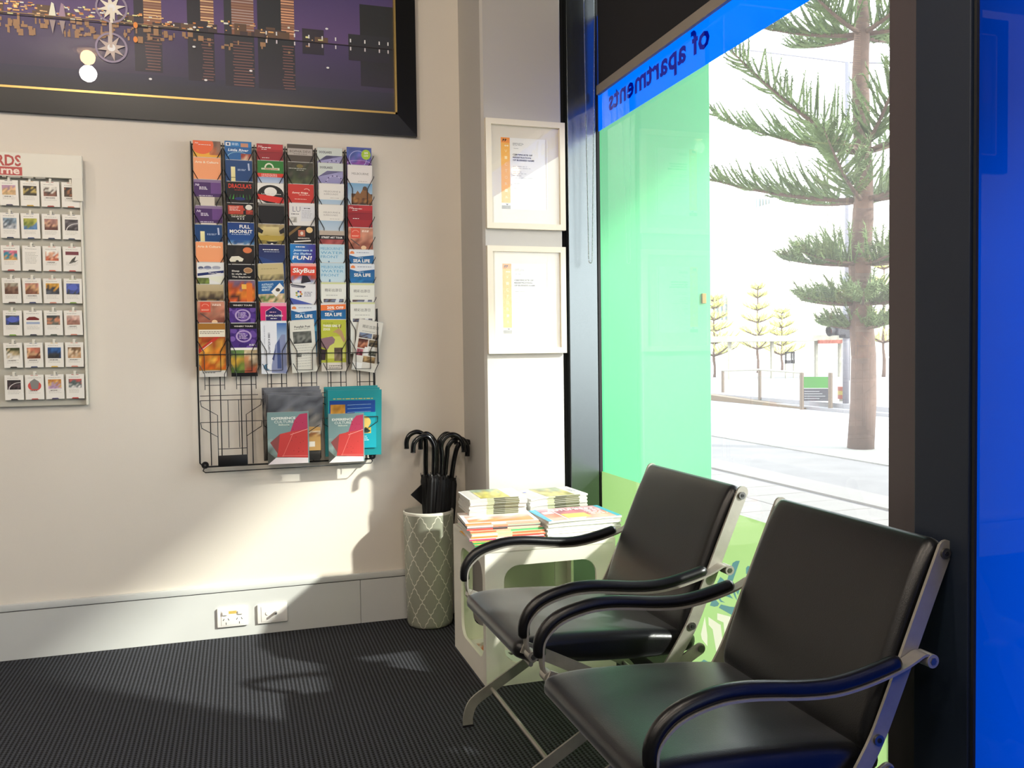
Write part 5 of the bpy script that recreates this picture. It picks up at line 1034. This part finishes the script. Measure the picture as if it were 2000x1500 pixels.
for r_ in range(7):
    for c_ in range(4):
        x = -0.7755+c_*0.0672-0.001*r_; z = 1.672-r_*0.1178; cs, acc, ds = CARDC[r_][c_]
        t = empty('attraction_card', (x, YB-0.0295, z), 0, f'small white card with {ds}, {rn2[r_]} row of card rack', 'card', 'cards in the card rack'); t.rotation_euler = (0.03, rc.uniform(-0.015, 0.015), 0)
        MB().box(-0.0305, -0.004, 0, 0.0305, 0.0025, 0.091).build('card_stack', 'paper', t)
        d = D(0.061, 0.091, -0.0042, r_*5+c_, -0.0305, 0); d.r(0, 0, 1, 1, '#f0ece2')
        d.p([(0.3, 0.0), (0.7, 0.0), (0.64, 0.045), (0.34, 0.045)], acc); d.r(0.3, 0.965, 0.44, 0.985, acc); d.r(0.56, 0.965, 0.70, 0.985, acc); d.ln(0.15, 0.87, 0.85, 1, 0.02, '#6a665e', 0.012)
        if c_ != 1 or r_ != 2:
            v0 = 0.36 if r_ % 2 else 0.42
            if ds.startswith('red round'): d.e_(0.5, 0.55, 0.36, 0.2, '#d4564e', 22); d.p([(0.25, 0.72), (0.5, 0.84), (0.75, 0.72), (0.68, 0.42), (0.34, 0.42)], '#8a8884')
            elif 'car' == ds.split()[-1]: d.p([(0.14, 0.66), (0.3, 0.74), (0.6, 0.75), (0.84, 0.67), (0.82, 0.61), (0.16, 0.61)], '#7a2a28'); d.r(0.14, 0.45, 0.86, 0.54, '#a8b4cc')
            elif 'bird' in ds: d.r(0.14, 0.66, 0.86, 0.80, '#7a3a44'); d.p([(0.3, 0.3), (0.5, 0.5), (0.72, 0.62), (0.62, 0.42), (0.84, 0.46), (0.6, 0.36)], '#4a4a44')
            else:
                d.ph(0.14, v0, 0.86, 0.80, cs, 6, 5)
                if 'curve' in ds or 'bridge' in ds: d.ring(0.9, v0, 0.7, 0.3, 0.07, '#dcd8d4', 14, pi/2, pi)
                if 'dome' in ds: d.e_(0.5, 0.64, 0.26, 0.12, '#5a6ac0', 18)
            d.ln(0.16, v0-0.06, 0.84, 3, 0.055, '#b8b4aa', 0.014)
            if rc.random() > 0.5: d.ln(0.25, v0-0.08, 0.75, 1, 0.05, '#6a665e', 0.03)
        else: d.ln(0.15, 0.72, 0.85, 8, 0.06, '#b8b4aa', 0.02)
        d.build('card_print', t)
        off(MB().box(x-0.004, YB-0.037, z+0.085, x+0.004, YB-0.034, z+0.103, 0.001).box(x-0.004, YB-0.034, z+0.098, x+0.004, YB-0.020, z+0.102), 'card_clip', 'rackwhite', pr_)

# ------------------------------------------------------------------ umbrella stand and umbrellas
SX, SY = 0.731, 3.484
st = empty('umbrella_stand', (SX, SY, 0), 0, 'tall sage-green ceramic umbrella stand with a white lattice pattern', 'umbrella stand')
MB().lathe([(0.0, 0.002), (0.080, 0.0), (0.090, 0.006), (0.094, 0.02), (0.099, 0.20), (0.103, 0.44), (0.1035, 0.462)], 56).build('body', 'lattice', st, True)
MB().lathe([(0.1035, 0.462), (0.1035, 0.470), (0.1005, 0.474), (0.0965, 0.470), (0.0955, 0.44), (0.090, 0.02), (0.0, 0.012)], 56).build('rim', 'rim', st, True)
def zp(x, y): return (780+x/8.33, 830+y/8.33)
UMB = [  # label, plane y, shaft foot pixel, hook pixels (shaft top .. crest .. end), all in the zoomed crop of the photograph
 ('black umbrella with its hook farthest left, touching the wall', 3.530, (425, 750), [(430, 400), (425, 250), (380, 150), (280, 112), (170, 160), (120, 260), (118, 380)]),
 ('black umbrella whose short hook hangs behind the two left ones', 3.500, (590, 750), [(600, 400), (580, 280), (510, 180), (430, 140), (365, 200), (345, 290), (343, 390)]),
 ('black umbrella with a bright highlight on its left-facing hook, front', 3.425, (560, 760), [(565, 420), (555, 320), (500, 220), (415, 178), (310, 215), (235, 310), (222, 445)]),
 ('black umbrella at the middle back, hook rising between the groups', 3.545, (610, 740), [(612, 400), (640, 270), (700, 180), (770, 142), (850, 170), (900, 230), (925, 300)]),
 ('black umbrella whose hook is the tallest of the right-hand group', 3.432, (690, 770), [(690, 480), (680, 330), (740, 210), (850, 155), (960, 190), (1030, 290), (1050, 430)]),
 ('black umbrella with its hook second from the right', 3.478, (745, 760), [(775, 480), (790, 360), (860, 260), (960, 215), (1050, 250), (1105, 350), (1105, 500)]),
 ('black umbrella leaning right, hook nearest the pillar', 3.512, (850, 800), [(900, 520), (940, 370), (1000, 290), (1110, 268), (1210, 330), (1265, 450), (1240, 595)])]
def bez(pts, n=5):
    """smooth open curve through points (Catmull-Rom)"""
    out_ = []; q = [pts[0]]+list(pts)+[pts[-1]]
    for i in range(1, len(q)-2):
        p0, p1, p2, p3 = [Vector(v) for v in q[i-1:i+3]]
        for k in range(n):
            t_ = k/n; out_.append(0.5*((2*p1)+(p2-p0)*t_+(2*p0-5*p1+4*p2-p3)*t_*t_+(3*p1-p0-3*p2+p3)*t_**3))
    return out_+[Vector(pts[-1])]
for n_, (lab, yy, ft, hk) in enumerate(UMB):
    a_ = P(*zp(*ft), 'y', yy); hp = [P(*zp(*h_), 'y', yy) for h_ in hk]
    ang_ = 2*pi*n_/7+0.4
    bot = Vector((SX+(a_.x-SX)*0.25+0.028*cos(ang_), SY+(yy-SY)*0.35+0.028*sin(ang_), 0.03)); ax = (a_-bot).normalized()
    t = empty('umbrella', tuple(bot), 0, lab, 'umbrella', 'black umbrellas in the stand')
    pts = bez([a_-ax*0.03]+[a_+(hp[0]-a_)*0.4]+hp, 5)
    def up_(mb, name, m, sm=True): return off(mb, name, m, t, sm)
    h_ = up_(MB().tube(pts, 0.0098, 12), 'handle', 'handle')
    up_(MB().cyl(pts[-1], pts[-1]-pts[-2], 0.0103, 0.004, 12), 'handle_cap', 'handle')
    up_(MB().tube([bot, a_-ax*0.02], 0.004, 8), 'shaft', 'steel2')
    up = ax; sd = up.cross(Vector((0, 1, 0))).normalized(); fw_ = up.cross(sd)
    m_ = MB(); NP = 8; NS = 32; L0 = (a_-bot).length; secs = []
    prof = [(0.04, 0.006), (0.2, 0.014), (0.55, 0.019), (0.80, 0.0215), (0.93, 0.0205), (0.975, 0.016)]
    for f, r_ in prof:
        c_ = bot+ax*(L0*f)
        for k in range(NS):
            an = 2*pi*k/NS; rr_ = r_*(1+0.20*cos(NP*an+f*3+n_)+0.05*sin(3*an+n_)); m_.v.append(tuple(c_+sd*cos(an)*rr_+fw_*sin(an)*rr_))
    for i in range(len(prof)-1):
        for k in range(NS): m_.f.append((i*NS+k, i*NS+(k+1) % NS, (i+1)*NS+(k+1) % NS, (i+1)*NS+k))
    m_.f.append(tuple(range(NS))[::-1]); m_.f.append(tuple(5*NS+k for k in range(NS)))
    up_(m_, 'folded_canopy', 'umb')
    for k in range(NP):
        an = 2*pi*k/NP+0.2; o_ = sd*cos(an)+fw_*sin(an); p0 = bot+ax*(L0*0.955)+o_*0.019
        up_(MB().tube([p0, p0+ax*0.020+o_*0.003], [0.0018, 0.0012], 6), 'rib_tip', 'steel2' if (k+n_) % 2 else 'handle')
    if n_ == 0: # loose corner of cloth standing out to the left
        c_ = bot+ax*(L0*0.80); q = P(*zp(185, 1140), 'y', 3.47); p1 = P(*zp(370, 960), 'y', 3.49); p2 = P(*zp(370, 1300), 'y', 3.49); g_ = Vector((0.002, 0.012, 0))
        up_(MB().add([q, p1, p2, q+g_, p1+g_, p2+g_], [(0, 1, 2), (3, 5, 4), (0, 3, 4, 1), (1, 4, 5, 2), (2, 5, 3, 0)]), 'loose_cloth', 'umb', False)
    up_(MB().tube([bot, bot-ax*0.012], [0.004, 0.002], 8), 'ferrule', 'steel2')

# ------------------------------------------------------------------ cube table: moulded, a rounded window in every side
TX0, TX1, TY0, TY1, TH = 0.762, 1.232, 2.740, 3.180, 0.468
tb_ = empty('side_table', ((TX0+TX1)/2, (TY0+TY1)/2, 0), 0, 'white moulded cube side table with rounded window openings, stacked with magazines', 'side table')
def rrect(u0, v0, u1, v1, r, n=6):
    pts = []
    for cx, cy, a0 in ((u1-r, v1-r, 0), (u0+r, v1-r, pi/2), (u0+r, v0+r, pi), (u1-r, v0+r, 3*pi/2)):
        for k in range(n+1): a = a0+(pi/2)*k/n; pts.append((cx+r*cos(a), cy+r*sin(a)))
    return pts
def cube_side(W, H, ins, dep, th):
    """panel in local u (0..W), v (0..H), w = depth inward; returns verts (u,w,v) and faces"""
    inner = rrect(ins, ins, W-ins, H-ins, 0.052); n = len(inner); m7 = n//4
    outer = [(W, H), (0, H), (0, 0), (W, 0)]
    vs = [(u, 0.0, v) for u, v in outer]+[(u, dep, v) for u, v in inner]+[(u, dep+th, v) for u, v in inner]
    b = th+dep
    vs += [(u, b, v) for u, v in [(W-0.004, H-0.004), (0.004, H-0.004), (0.004, 0.004), (W-0.004, 0.004)]]
    fs = []; io = 4; jo = 4+n; ko = 4+2*n
    for c in range(4):
        for k in range(m7-1): fs.append((c, io+c*m7+k, io+c*m7+k+1))
        a_ = io+c*m7+m7-1; b_ = io+((c+1) % 4)*m7; fs.append((c, a_, b_, (c+1) % 4))
        for k in range(m7-1): fs.append((ko+c, jo+c*m7+k+1, jo+c*m7+k))
        a_ = jo+c*m7+m7-1; b_ = jo+((c+1) % 4)*m7; fs.append((ko+(c+1) % 4, b_, a_, ko+c))
    for k in range(n): fs.append((io+k, jo+k, jo+(k+1) % n, io+(k+1) % n))
    return vs, fs
tm = MB()
for side in ('front', 'back', 'left', 'right'):
    W = (TX1-TX0) if side in ('front', 'back') else (TY1-TY0); vs, fs = cube_side(W, TH, 0.068, 0.010, 0.010)
    f_ = {'front': lambda u, w_, v: (TX0+u, TY0+w_, v), 'back': lambda u, w_, v: (TX1-u, TY1-w_, v), 'left': lambda u, w_, v: (TX0+w_, TY1-u, v), 'right': lambda u, w_, v: (TX1-w_, TY0+u, v)}[side]
    p_ = MB().add([f_(*q) for q in vs], fs); off(p_, 'side_panel', 'tablem', tb_, 25)
off(MB().box(TX0+0.001, TY0+0.001, TH-0.018, TX1-0.001, TY1-0.001, TH+0.001, 0.0015), 'top_panel', 'tablem', tb_, 30)
off(MB().box(TX0+0.021, TY0+0.021, 0.012, TX1-0.021, TY1-0.021, 0.026), 'bottom_shelf', 'tablem', tb_)

# ---- magazines
def magazine(x, y, z, L, Wd, th, rz, colors, label, group, seed, curl=0.0, sag=0.0, spine=None, top=None):
    """lying magazine: L along local x, Wd along local y, front edge (-y) carries the spine"""
    rnd = random.Random(seed); t = empty('magazine', (x, y, z), rz, label, 'magazine', group); n = 8
    def hz(u): return curl*max(0, (0.28-u)/0.28)**2*(-1) + sag*max(0, (u-0.85)/0.15)**2*(-1)
    m_ = MB(); vs = []; fs = []
    for i in range(n+1):
        u = i/n; dz = hz(u)
        vs += [(-L/2+L*u, -Wd/2, dz), (-L/2+L*u, Wd/2, dz), (-L/2+L*u, Wd/2, dz+th), (-L/2+L*u, -Wd/2, dz+th)]
    for i in range(n):
        for k in range(4): fs.append((i*4+k, i*4+(k+1) % 4, i*4+4+(k+1) % 4, i*4+4+k))
    fs += [(3, 2, 1, 0), (n*4, n*4+1, n*4+2, n*4+3)]
    m_.add(vs, fs); m_.build('pages', 'paper' if L < 0.5 else 'edge', t)
    # spine print on the front edge
    if spine:
        s2 = MB()
        for u0, u1, c in spine:
            s2.col = hx(c); k0 = max(1, int((u1-u0)*8))
            for k in range(k0):
                ua, ub = u0+(u1-u0)*k/k0, u0+(u1-u0)*(k+1)/k0
                s2.add([(-L/2+L*ua, -Wd/2-0.0003, hz(ua)+0.0006), (-L/2+L*ub, -Wd/2-0.0003, hz(ub)+0.0006), (-L/2+L*ub, -Wd/2-0.0003, hz(ub)+th-0.0006), (-L/2+L*ua, -Wd/2-0.0003, hz(ua)+th-0.0006)], [(0, 1, 2, 3)])
        s2.build('printed_spine', 'print', t)
    if top:
        d = D(L, Wd, 0, seed, -L/2, -Wd/2, eps=0.00006); top(d); d.m.v = [(x_, z_, th+0.0004-y_+hz((x_+L/2)/L)) for x_, y_, z_ in d.m.v]; d.build('printed_cover', t)
    return t
def coverA(d): d.r(0, 0, 1, 1, '#ecebe6'); d.ph(0.28, 0.02, 0.78, 0.98, ['#a8a46a', '#c9c078', '#b0a878', '#8f9a80'], 7, 5); d.ln(0.85, 0.6, 0.95, 3, 0.1, '#6a70a0', 0.03); d.e_(0.12, 0.7, 0.03, 0.05, '#8a90c0', 10)
def coverB(d): d.r(0, 0, 1, 1, '#efeee8'); d.ph(0.2, 0.0, 0.72, 0.99, ['#b8b060', '#d0c86a', '#c0b87a', '#98a890'], 7, 5); d.r(0.72, 0, 0.76, 1, '#b8c4c0')
def coverC(d):
    d.ph(0, 0, 1, 1, ['#e0b0a0', '#d08870', '#c07a80', '#b86a78', '#d8a8b0'], 10, 7); d.r(0.05, 0.0, 0.28, 1, '#cfd8de'); d.p([(0, 0), (0.05, 0), (0.1, 1), (0, 1)], '#4aa8c8'); d.r(0.30, 0.1, 0.62, 0.45, '#c8d068'); d.r(0.93, 0, 1, 1, '#48a8c0'); d.t('AUTUMN', 0.2, 0.74, 0.16, 0.5, W_, True, sh=0.1)
    d.r(0.1, 0.55, 0.24, 0.72, '#f0eee8'); d.ln(0.68, 0.8, 0.92, 6, 0.1, '#f4eef0', 0.05); d.p([(0.3, 0), (0.5, 0), (0.55, 0.1), (0.3, 0.1)], '#f0ece0')
def coverD(cs):
    def f(d): d.r(0, 0, 1, 1, cs[1]); d.ph(0.05, 0.05, 0.95, 0.7, [cs[0], cs[2], cs[1]], 7, 5); d.t('TRAVEL', 0.1, 0.75, 0.14, 0.6, cs[0], True)
    return f
ORD = ['topmost', 'second', 'third', 'fourth', 'fifth', 'sixth', 'seventh', 'eighth', 'ninth', 'tenth', 'eleventh', 'twelfth', 'thirteenth', 'fourteenth', 'fifteenth', 'sixteenth']
SPA = [(0.42, 0.62, '#4a4e34'), (0.62, 0.86, '#6a6c4c'), (0.30, 0.42, '#a8b088')]
rm = random.Random(12)
zz = TH+0.0025
# pile D: colourful slippery ones at the left front, under pile B
cols = [['#3f9a50', '#e09a30', '#2a8a40'], ['#35a84e', '#e8a838', '#d83a5a'], ['#d8487a', '#f0e0e0', '#c83a4a'], ['#e8883a', '#f0c8a0', '#d85a3a'], ['#f0e0c8', '#a8d89a', '#e07a50'], ['#e06a40', '#f0b090', '#5ab070'], ['#d84a4a', '#3a3a40', '#f0d0b0'], ['#f0e8e0', '#e8a078', '#b8c8b0'], ['#e8905a', '#f4e8e0', '#e0b0a0']]
labs = ['green magazine at the very bottom of the front left pile', 'green magazine with an orange bar, second from the bottom of the front left pile', 'pink-edged magazine in the lower part of the front left pile', 'orange magazine just above the pink-edged one, front left pile', 'cream magazine in the middle of the front left pile', 'orange-red magazine above the cream one, front left pile', 'red and black magazine near the top of the front left pile', 'pale magazine one below the top of the front left pile', 'orange and white magazine topping the front left pile']
for k in range(9):
    th = 0.0062; L_ = 0.258; ang_ = rm.uniform(-0.07, 0.07)-0.04; cx = 0.866+rm.uniform(-0.006, 0.004); cy = 2.855+0.012*k
    c_ = cols[k]; magazine(cx, cy, zz, L_, 0.205, th, ang_, c_, labs[k], 'colourful magazines in the front left pile', k, 0.0, 0, [(0, 0.35, c_[0]), (0.35, 0.55, c_[1]), (0.55, 1.0, c_[2] if k > 1 else c_[0])], coverD(c_)); zz += th+0.0004
zB = zz
for k in range(10):
    th = 0.0056; top_ = k == 9
    lb = 'white magazine with a yellow-green cover topping the left pile by the umbrella stand' if top_ else f'white magazine with dark striped spine, {ORD[9-k]} from the top of the left pile'
    magazine(0.892+rm.uniform(-0.003, 0.003), 3.090+rm.uniform(-0.003, 0.003), zB, 0.212, 0.200, th, rm.uniform(-0.02, 0.02)-0.05, None, lb, 'white magazines in the left pile', 30+k, 0.0004*k, 0, SPA, coverB if top_ else None); zB += th+0.0004
# pile C: large glossy magazines at the right front
zC = TH+0.0025
for k in range(8):
    th = 0.0076; top_ = k == 7
    lb = 'large glossy magazine with a rosy cover and blue corners topping the right front pile' if top_ else f'thick white-edged magazine, {ORD[7-k]} from the top of the right front pile'
    magazine(1.140+rm.uniform(-0.004, 0.004), 2.895+rm.uniform(-0.004, 0.004), zC, 0.275, 0.215, th, rm.uniform(-0.02, 0.02), None, lb, 'large magazines in the right front pile', 50+k, 0.0004*k, 0, [(0, 1, '#e4e2e0')] if k % 2 else [(0, 0.9, '#efeeea')], coverC if top_ else None); zC += th+0.0004
# pile A: behind, against the pillar
zA = TH+0.0025
for k in range(16):
    th = 0.0061; top_ = k == 15
    lb = 'white magazine with an olive cover photo topping the back pile against the pillar' if top_ else f'white magazine with dark striped spine, {ORD[15-k]} from the top of the back pile'
    magazine(1.130+rm.uniform(-0.003, 0.003), 3.128+rm.uniform(-0.003, 0.003), zA, 0.232, 0.195, th, rm.uniform(-0.02, 0.02)+0.05, None, lb, 'white magazines in the back pile', 70+k, 0.0004*k, 0, SPA, coverA if top_ else None); zA += th+0.0004
def posterin(d): d.r(0, 0, 1, 1, '#e6ece8'); d.t('MELBOURNE', 0.06, 0.74, 0.13, 0.8, '#4a4a4a', True); d.ln(0.1, 0.62, 0.4, 3, 0.1, '#9aa6a4', 0.03); d.ph(0.6, 0.05, 0.95, 0.4, ['#c8d4d4', '#a8b8b8'], 4, 3)
def flyer(d): d.r(0, 0, 1, 1, '#e4e0dc'); d.ph(0.15, 0.35, 0.7, 0.8, ['#c96a3a', '#b8704a', '#e0d4cc'], 5, 4)
magazine(1.04, 2.885, 0.027, 0.30, 0.21, 0.008, 0.12, None, 'white poster-like magazine with grey capitals lying inside the cube table', None, 91, top=posterin)
magazine(0.866, 3.03, 0.027, 0.125, 0.2, 0.006, 0.05, None, 'white leaflet with an orange picture lying inside the table, left opening', None, 92, top=flyer)

# ------------------------------------------------------------------ chairs
def loft(mb, secs, cap=True):
    n = len(secs[0]); o_ = len(mb.v)
    for s_ in secs: mb.v += [tuple(p) for p in s_]
    for i in range(len(secs)-1):
        for k in range(n): mb.f.append((o_+i*n+k, o_+i*n+(k+1) % n, o_+(i+1)*n+(k+1) % n, o_+(i+1)*n+k))
    mb.f.append(tuple(o_+k for k in range(n))[::-1]); mb.f.append(tuple(o_+(len(secs)-1)*n+k for k in range(n)))
def cushion(c0, c1, b, hw, r, sag=0.0, bulge=0.0, nseg=40, ex=4.5, side=1):
    """padded slab from c0 to c1 (x,z centre line), half thickness b, half width hw"""
    c0 = Vector(c0); c1 = Vector(c1); d_ = (c1-c0); a = d_.length/2; d_.normalize(); nrm = Vector((-d_.y, d_.x))*side; mid = (c0+c1)/2; secs = []
    ys = []
    for k in range(6): ph = pi/2*k/6; ys.append((-(hw-r)-r*cos(ph), r*(1-sin(ph))))
    for k in range(17): ys.append((-(hw-r)+2*(hw-r)*k/16, 0))
    for k in range(5, -1, -1): ph = pi/2*k/6; ys.append(((hw-r)+r*cos(ph), r*(1-sin(ph))))
    for y_, ins in ys:
        sec = []
        for k in range(nseg):
            t_ = 2*pi*k/nseg; ct, st_ = cos(t_), sin(t_)
            # rounded-end outline
            e2 = 2/ex; u = math.copysign(abs(ct)**(2/2.6 if abs(st_) > 0.2 else e2), ct); v = math.copysign(abs(st_)**e2, st_)
            aa, bb = a-ins, b-ins*0.92
            rr_ = bb; ux = u*aa; vx = v*bb
            w_ = (1-(y_/hw)**2)*(1-(ux/a)**2)
            if vx > 0: vx += -sag*w_ + bulge*w_*0.6
            else: vx -= bulge*w_*0.4
            q = mid+d_*ux+nrm*vx; sec.append((q.x, y_, q.y))
        secs.append(sec)
    return secs
CXC = 0.92     # world x of the chair's local zero
def S(pts): return [(x-CXC, z) for x, z in pts]
def make_chair(cx, cy, rz, label):
    t = empty('armchair', (cx, cy, 0), rz, label, 'chair', 'black leather armchairs by the window')
    m_ = MB(); loft(m_, cushion((0.622-CXC, 0.386), (1.125-CXC, 0.350), 0.040, 0.2425, 0.030, sag=0.006, ex=3.2)); m_.build('seat_cushion', 'leather', t, True)
    m_ = MB(); loft(m_, cushion((1.086-CXC, 0.372), (1.246-CXC, 0.754), 0.031, 0.2475, 0.024, sag=0.004, ex=3.6)); m_.build('back_cushion', 'leather', t, True)
    arm = bez([(x-CXC, 0, z) for x, z in ((0.633, 0.432), (0.634, 0.470), (0.656, 0.503), (0.692, 0.524), (0.75, 0.538), (0.80, 0.540), (0.848, 0.536), (0.92, 0.527), (0.98, 0.524), (1.03, 0.529), (1.08, 0.539), (1.125, 0.550))], 4)
    strap = bez([(x-CXC, 0, z) for x, z in ((0.652, 0.388), (0.640, 0.402), (0.6375, 0.43), (0.641, 0.466), (0.664, 0.494), (0.697, 0.512), (0.752, 0.525), (0.80, 0.5265), (0.848, 0.5225), (0.92, 0.5135), (0.98, 0.5105), (1.03, 0.5155), (1.08, 0.5255), (1.125, 0.538), (1.150, 0.548), (1.172, 0.558), (1.186, 0.555))], 4)
    for s_ in (-1, 1):
        y = 0.275*s_
        m_ = MB(); rs = [0.010]+[0.0145]*(len(arm)-2)+[0.010]
        m_.tube([p+Vector((0, y, 0)) for p in arm], rs, 14); ap = m_.build('arm_pad', 'pad', t, True)
        m_ = MB(); m_.strip([(p.x, p.z) for p in strap], 0.0045, y-0.015, y+0.015); a_ = m_.build('arm_strap', 'steel', t, 30)
        for bx, bz, r_ in ((1.187, 0.547, 0.0125), (0.650, 0.388, 0.013)):
            MB().cyl((bx-CXC, y, bz), (0, 1, 0), r_, 0.034, 20).build('bolt', 'steel', a_, 40); MB().cyl((bx-CXC, y+s_*0.0175, bz), (0, 1, 0), r_*0.55, 0.002, 6).build('bolt_socket', 'steel2', a_, 40)
        # back bar with rounded top
        pth = bez([(1.251, 0.748), (1.247, 0.739), (1.205, 0.645), (1.169, 0.565), (1.125, 0.467), (1.094, 0.404), (1.060, 0.350), (1.022, 0.296)] and [(x-CXC, 0, z) for x, z in ((1.2475, 0.742), (1.205, 0.648), (1.169, 0.567), (1.125, 0.469), (1.094, 0.404), (1.060, 0.350), (1.022, 0.296))], 4)
        m_ = MB(); m_.strip([(p.x, p.z) for p in pth], 0.032, s_*0.256-0.003, s_*0.256+0.003); m_.cyl((1.247-CXC, s_*0.256, 0.740), (0, 1, 0), 0.016, 0.0058, 24)
        bb = m_.build('back_bar', 'steel', t, 30)
        for bx, bz in ((1.243, 0.732), (1.094, 0.404)):
            MB().cyl((bx-CXC, s_*0.261, bz), (0, 1, 0), 0.010, 0.006, 18).build('bolt', 'steel2', bb, 40); MB().cyl((bx-CXC, s_*0.2645, bz), (0, 1, 0), 0.0045, 0.002, 6).build('bolt_socket', 'dark', bb, 40)
        # crossing legs
        pa = bez([(x-CXC, 0, z) for x, z in ((0.628, 0.0), (0.630, 0.035), (0.648, 0.072), (0.70, 0.105), (0.775, 0.148), (0.845, 0.188), (0.98, 0.262), (1.122, 0.338))], 4)
        m_ = MB(); m_.strip([(p.x, p.z) for p in pa], 0.030, s_*0.2495-0.003, s_*0.2495+0.003); m_.cyl((1.122-CXC, s_*0.2495, 0.338), (0, 1, 0), 0.015, 0.0059, 20)
        l1 = m_.build('front_leg', 'steel', t, 30); MB().cyl((1.124-CXC, s_*0.2545, 0.339), (0, 1, 0), 0.0095, 0.006, 18).build('bolt', 'steel2', l1, 40)
        MB().box(0.612-CXC, s_*0.2495-0.0045, 0.0, 0.645-CXC, s_*0.2495+0.0045, 0.006).build('foot_glide', 'dark', l1)
        pb = bez([(x-CXC, 0, z) for x, z in ((0.640, 0.398), (0.70, 0.370), (0.80, 0.318), (0.95, 0.240), (1.09, 0.165), (1.150, 0.125), (1.178, 0.070), (1.182, 0.0))], 4)
        m_ = MB(); m_.strip([(p.x, p.z) for p in pb], 0.030, s_*0.241-0.003, s_*0.241+0.003); l2 = m_.build('rear_leg', 'steel', t, 30)
        MB().box(1.165-CXC, s_*0.241-0.0045, 0.0, 1.198-CXC, s_*0.241+0.0045, 0.006).build('foot_glide', 'dark', l2)
    MB().tube([(0.704-CXC, -0.247, 0.104), (0.704-CXC, 0.247, 0.104)], 0.006, 10).build('front_stretcher', 'steel', t, 40)
    MB().tube([(1.135-CXC, -0.239, 0.134), (1.135-CXC, 0.239, 0.134)], 0.006, 10).build('rear_stretcher', 'steel', t, 40)
    MB().tube([(0.66-CXC, -0.243, 0.352), (0.66-CXC, 0.243, 0.352)], 0.006, 10).build('seat_crossbar', 'steel', t, 40)
    return t
c1 = make_chair(CXC+0.002, 2.2275, 0.008, 'black leather armchair with steel crossed legs, farther from the camera beside the white table')
c2 = copy_tree(c1); c2.location = (CXC-0.005, 1.537, 0); c2.rotation_euler.z = 0; c2['label'] = 'black leather armchair nearest the camera, its foot and near arm cut by the bottom edge'
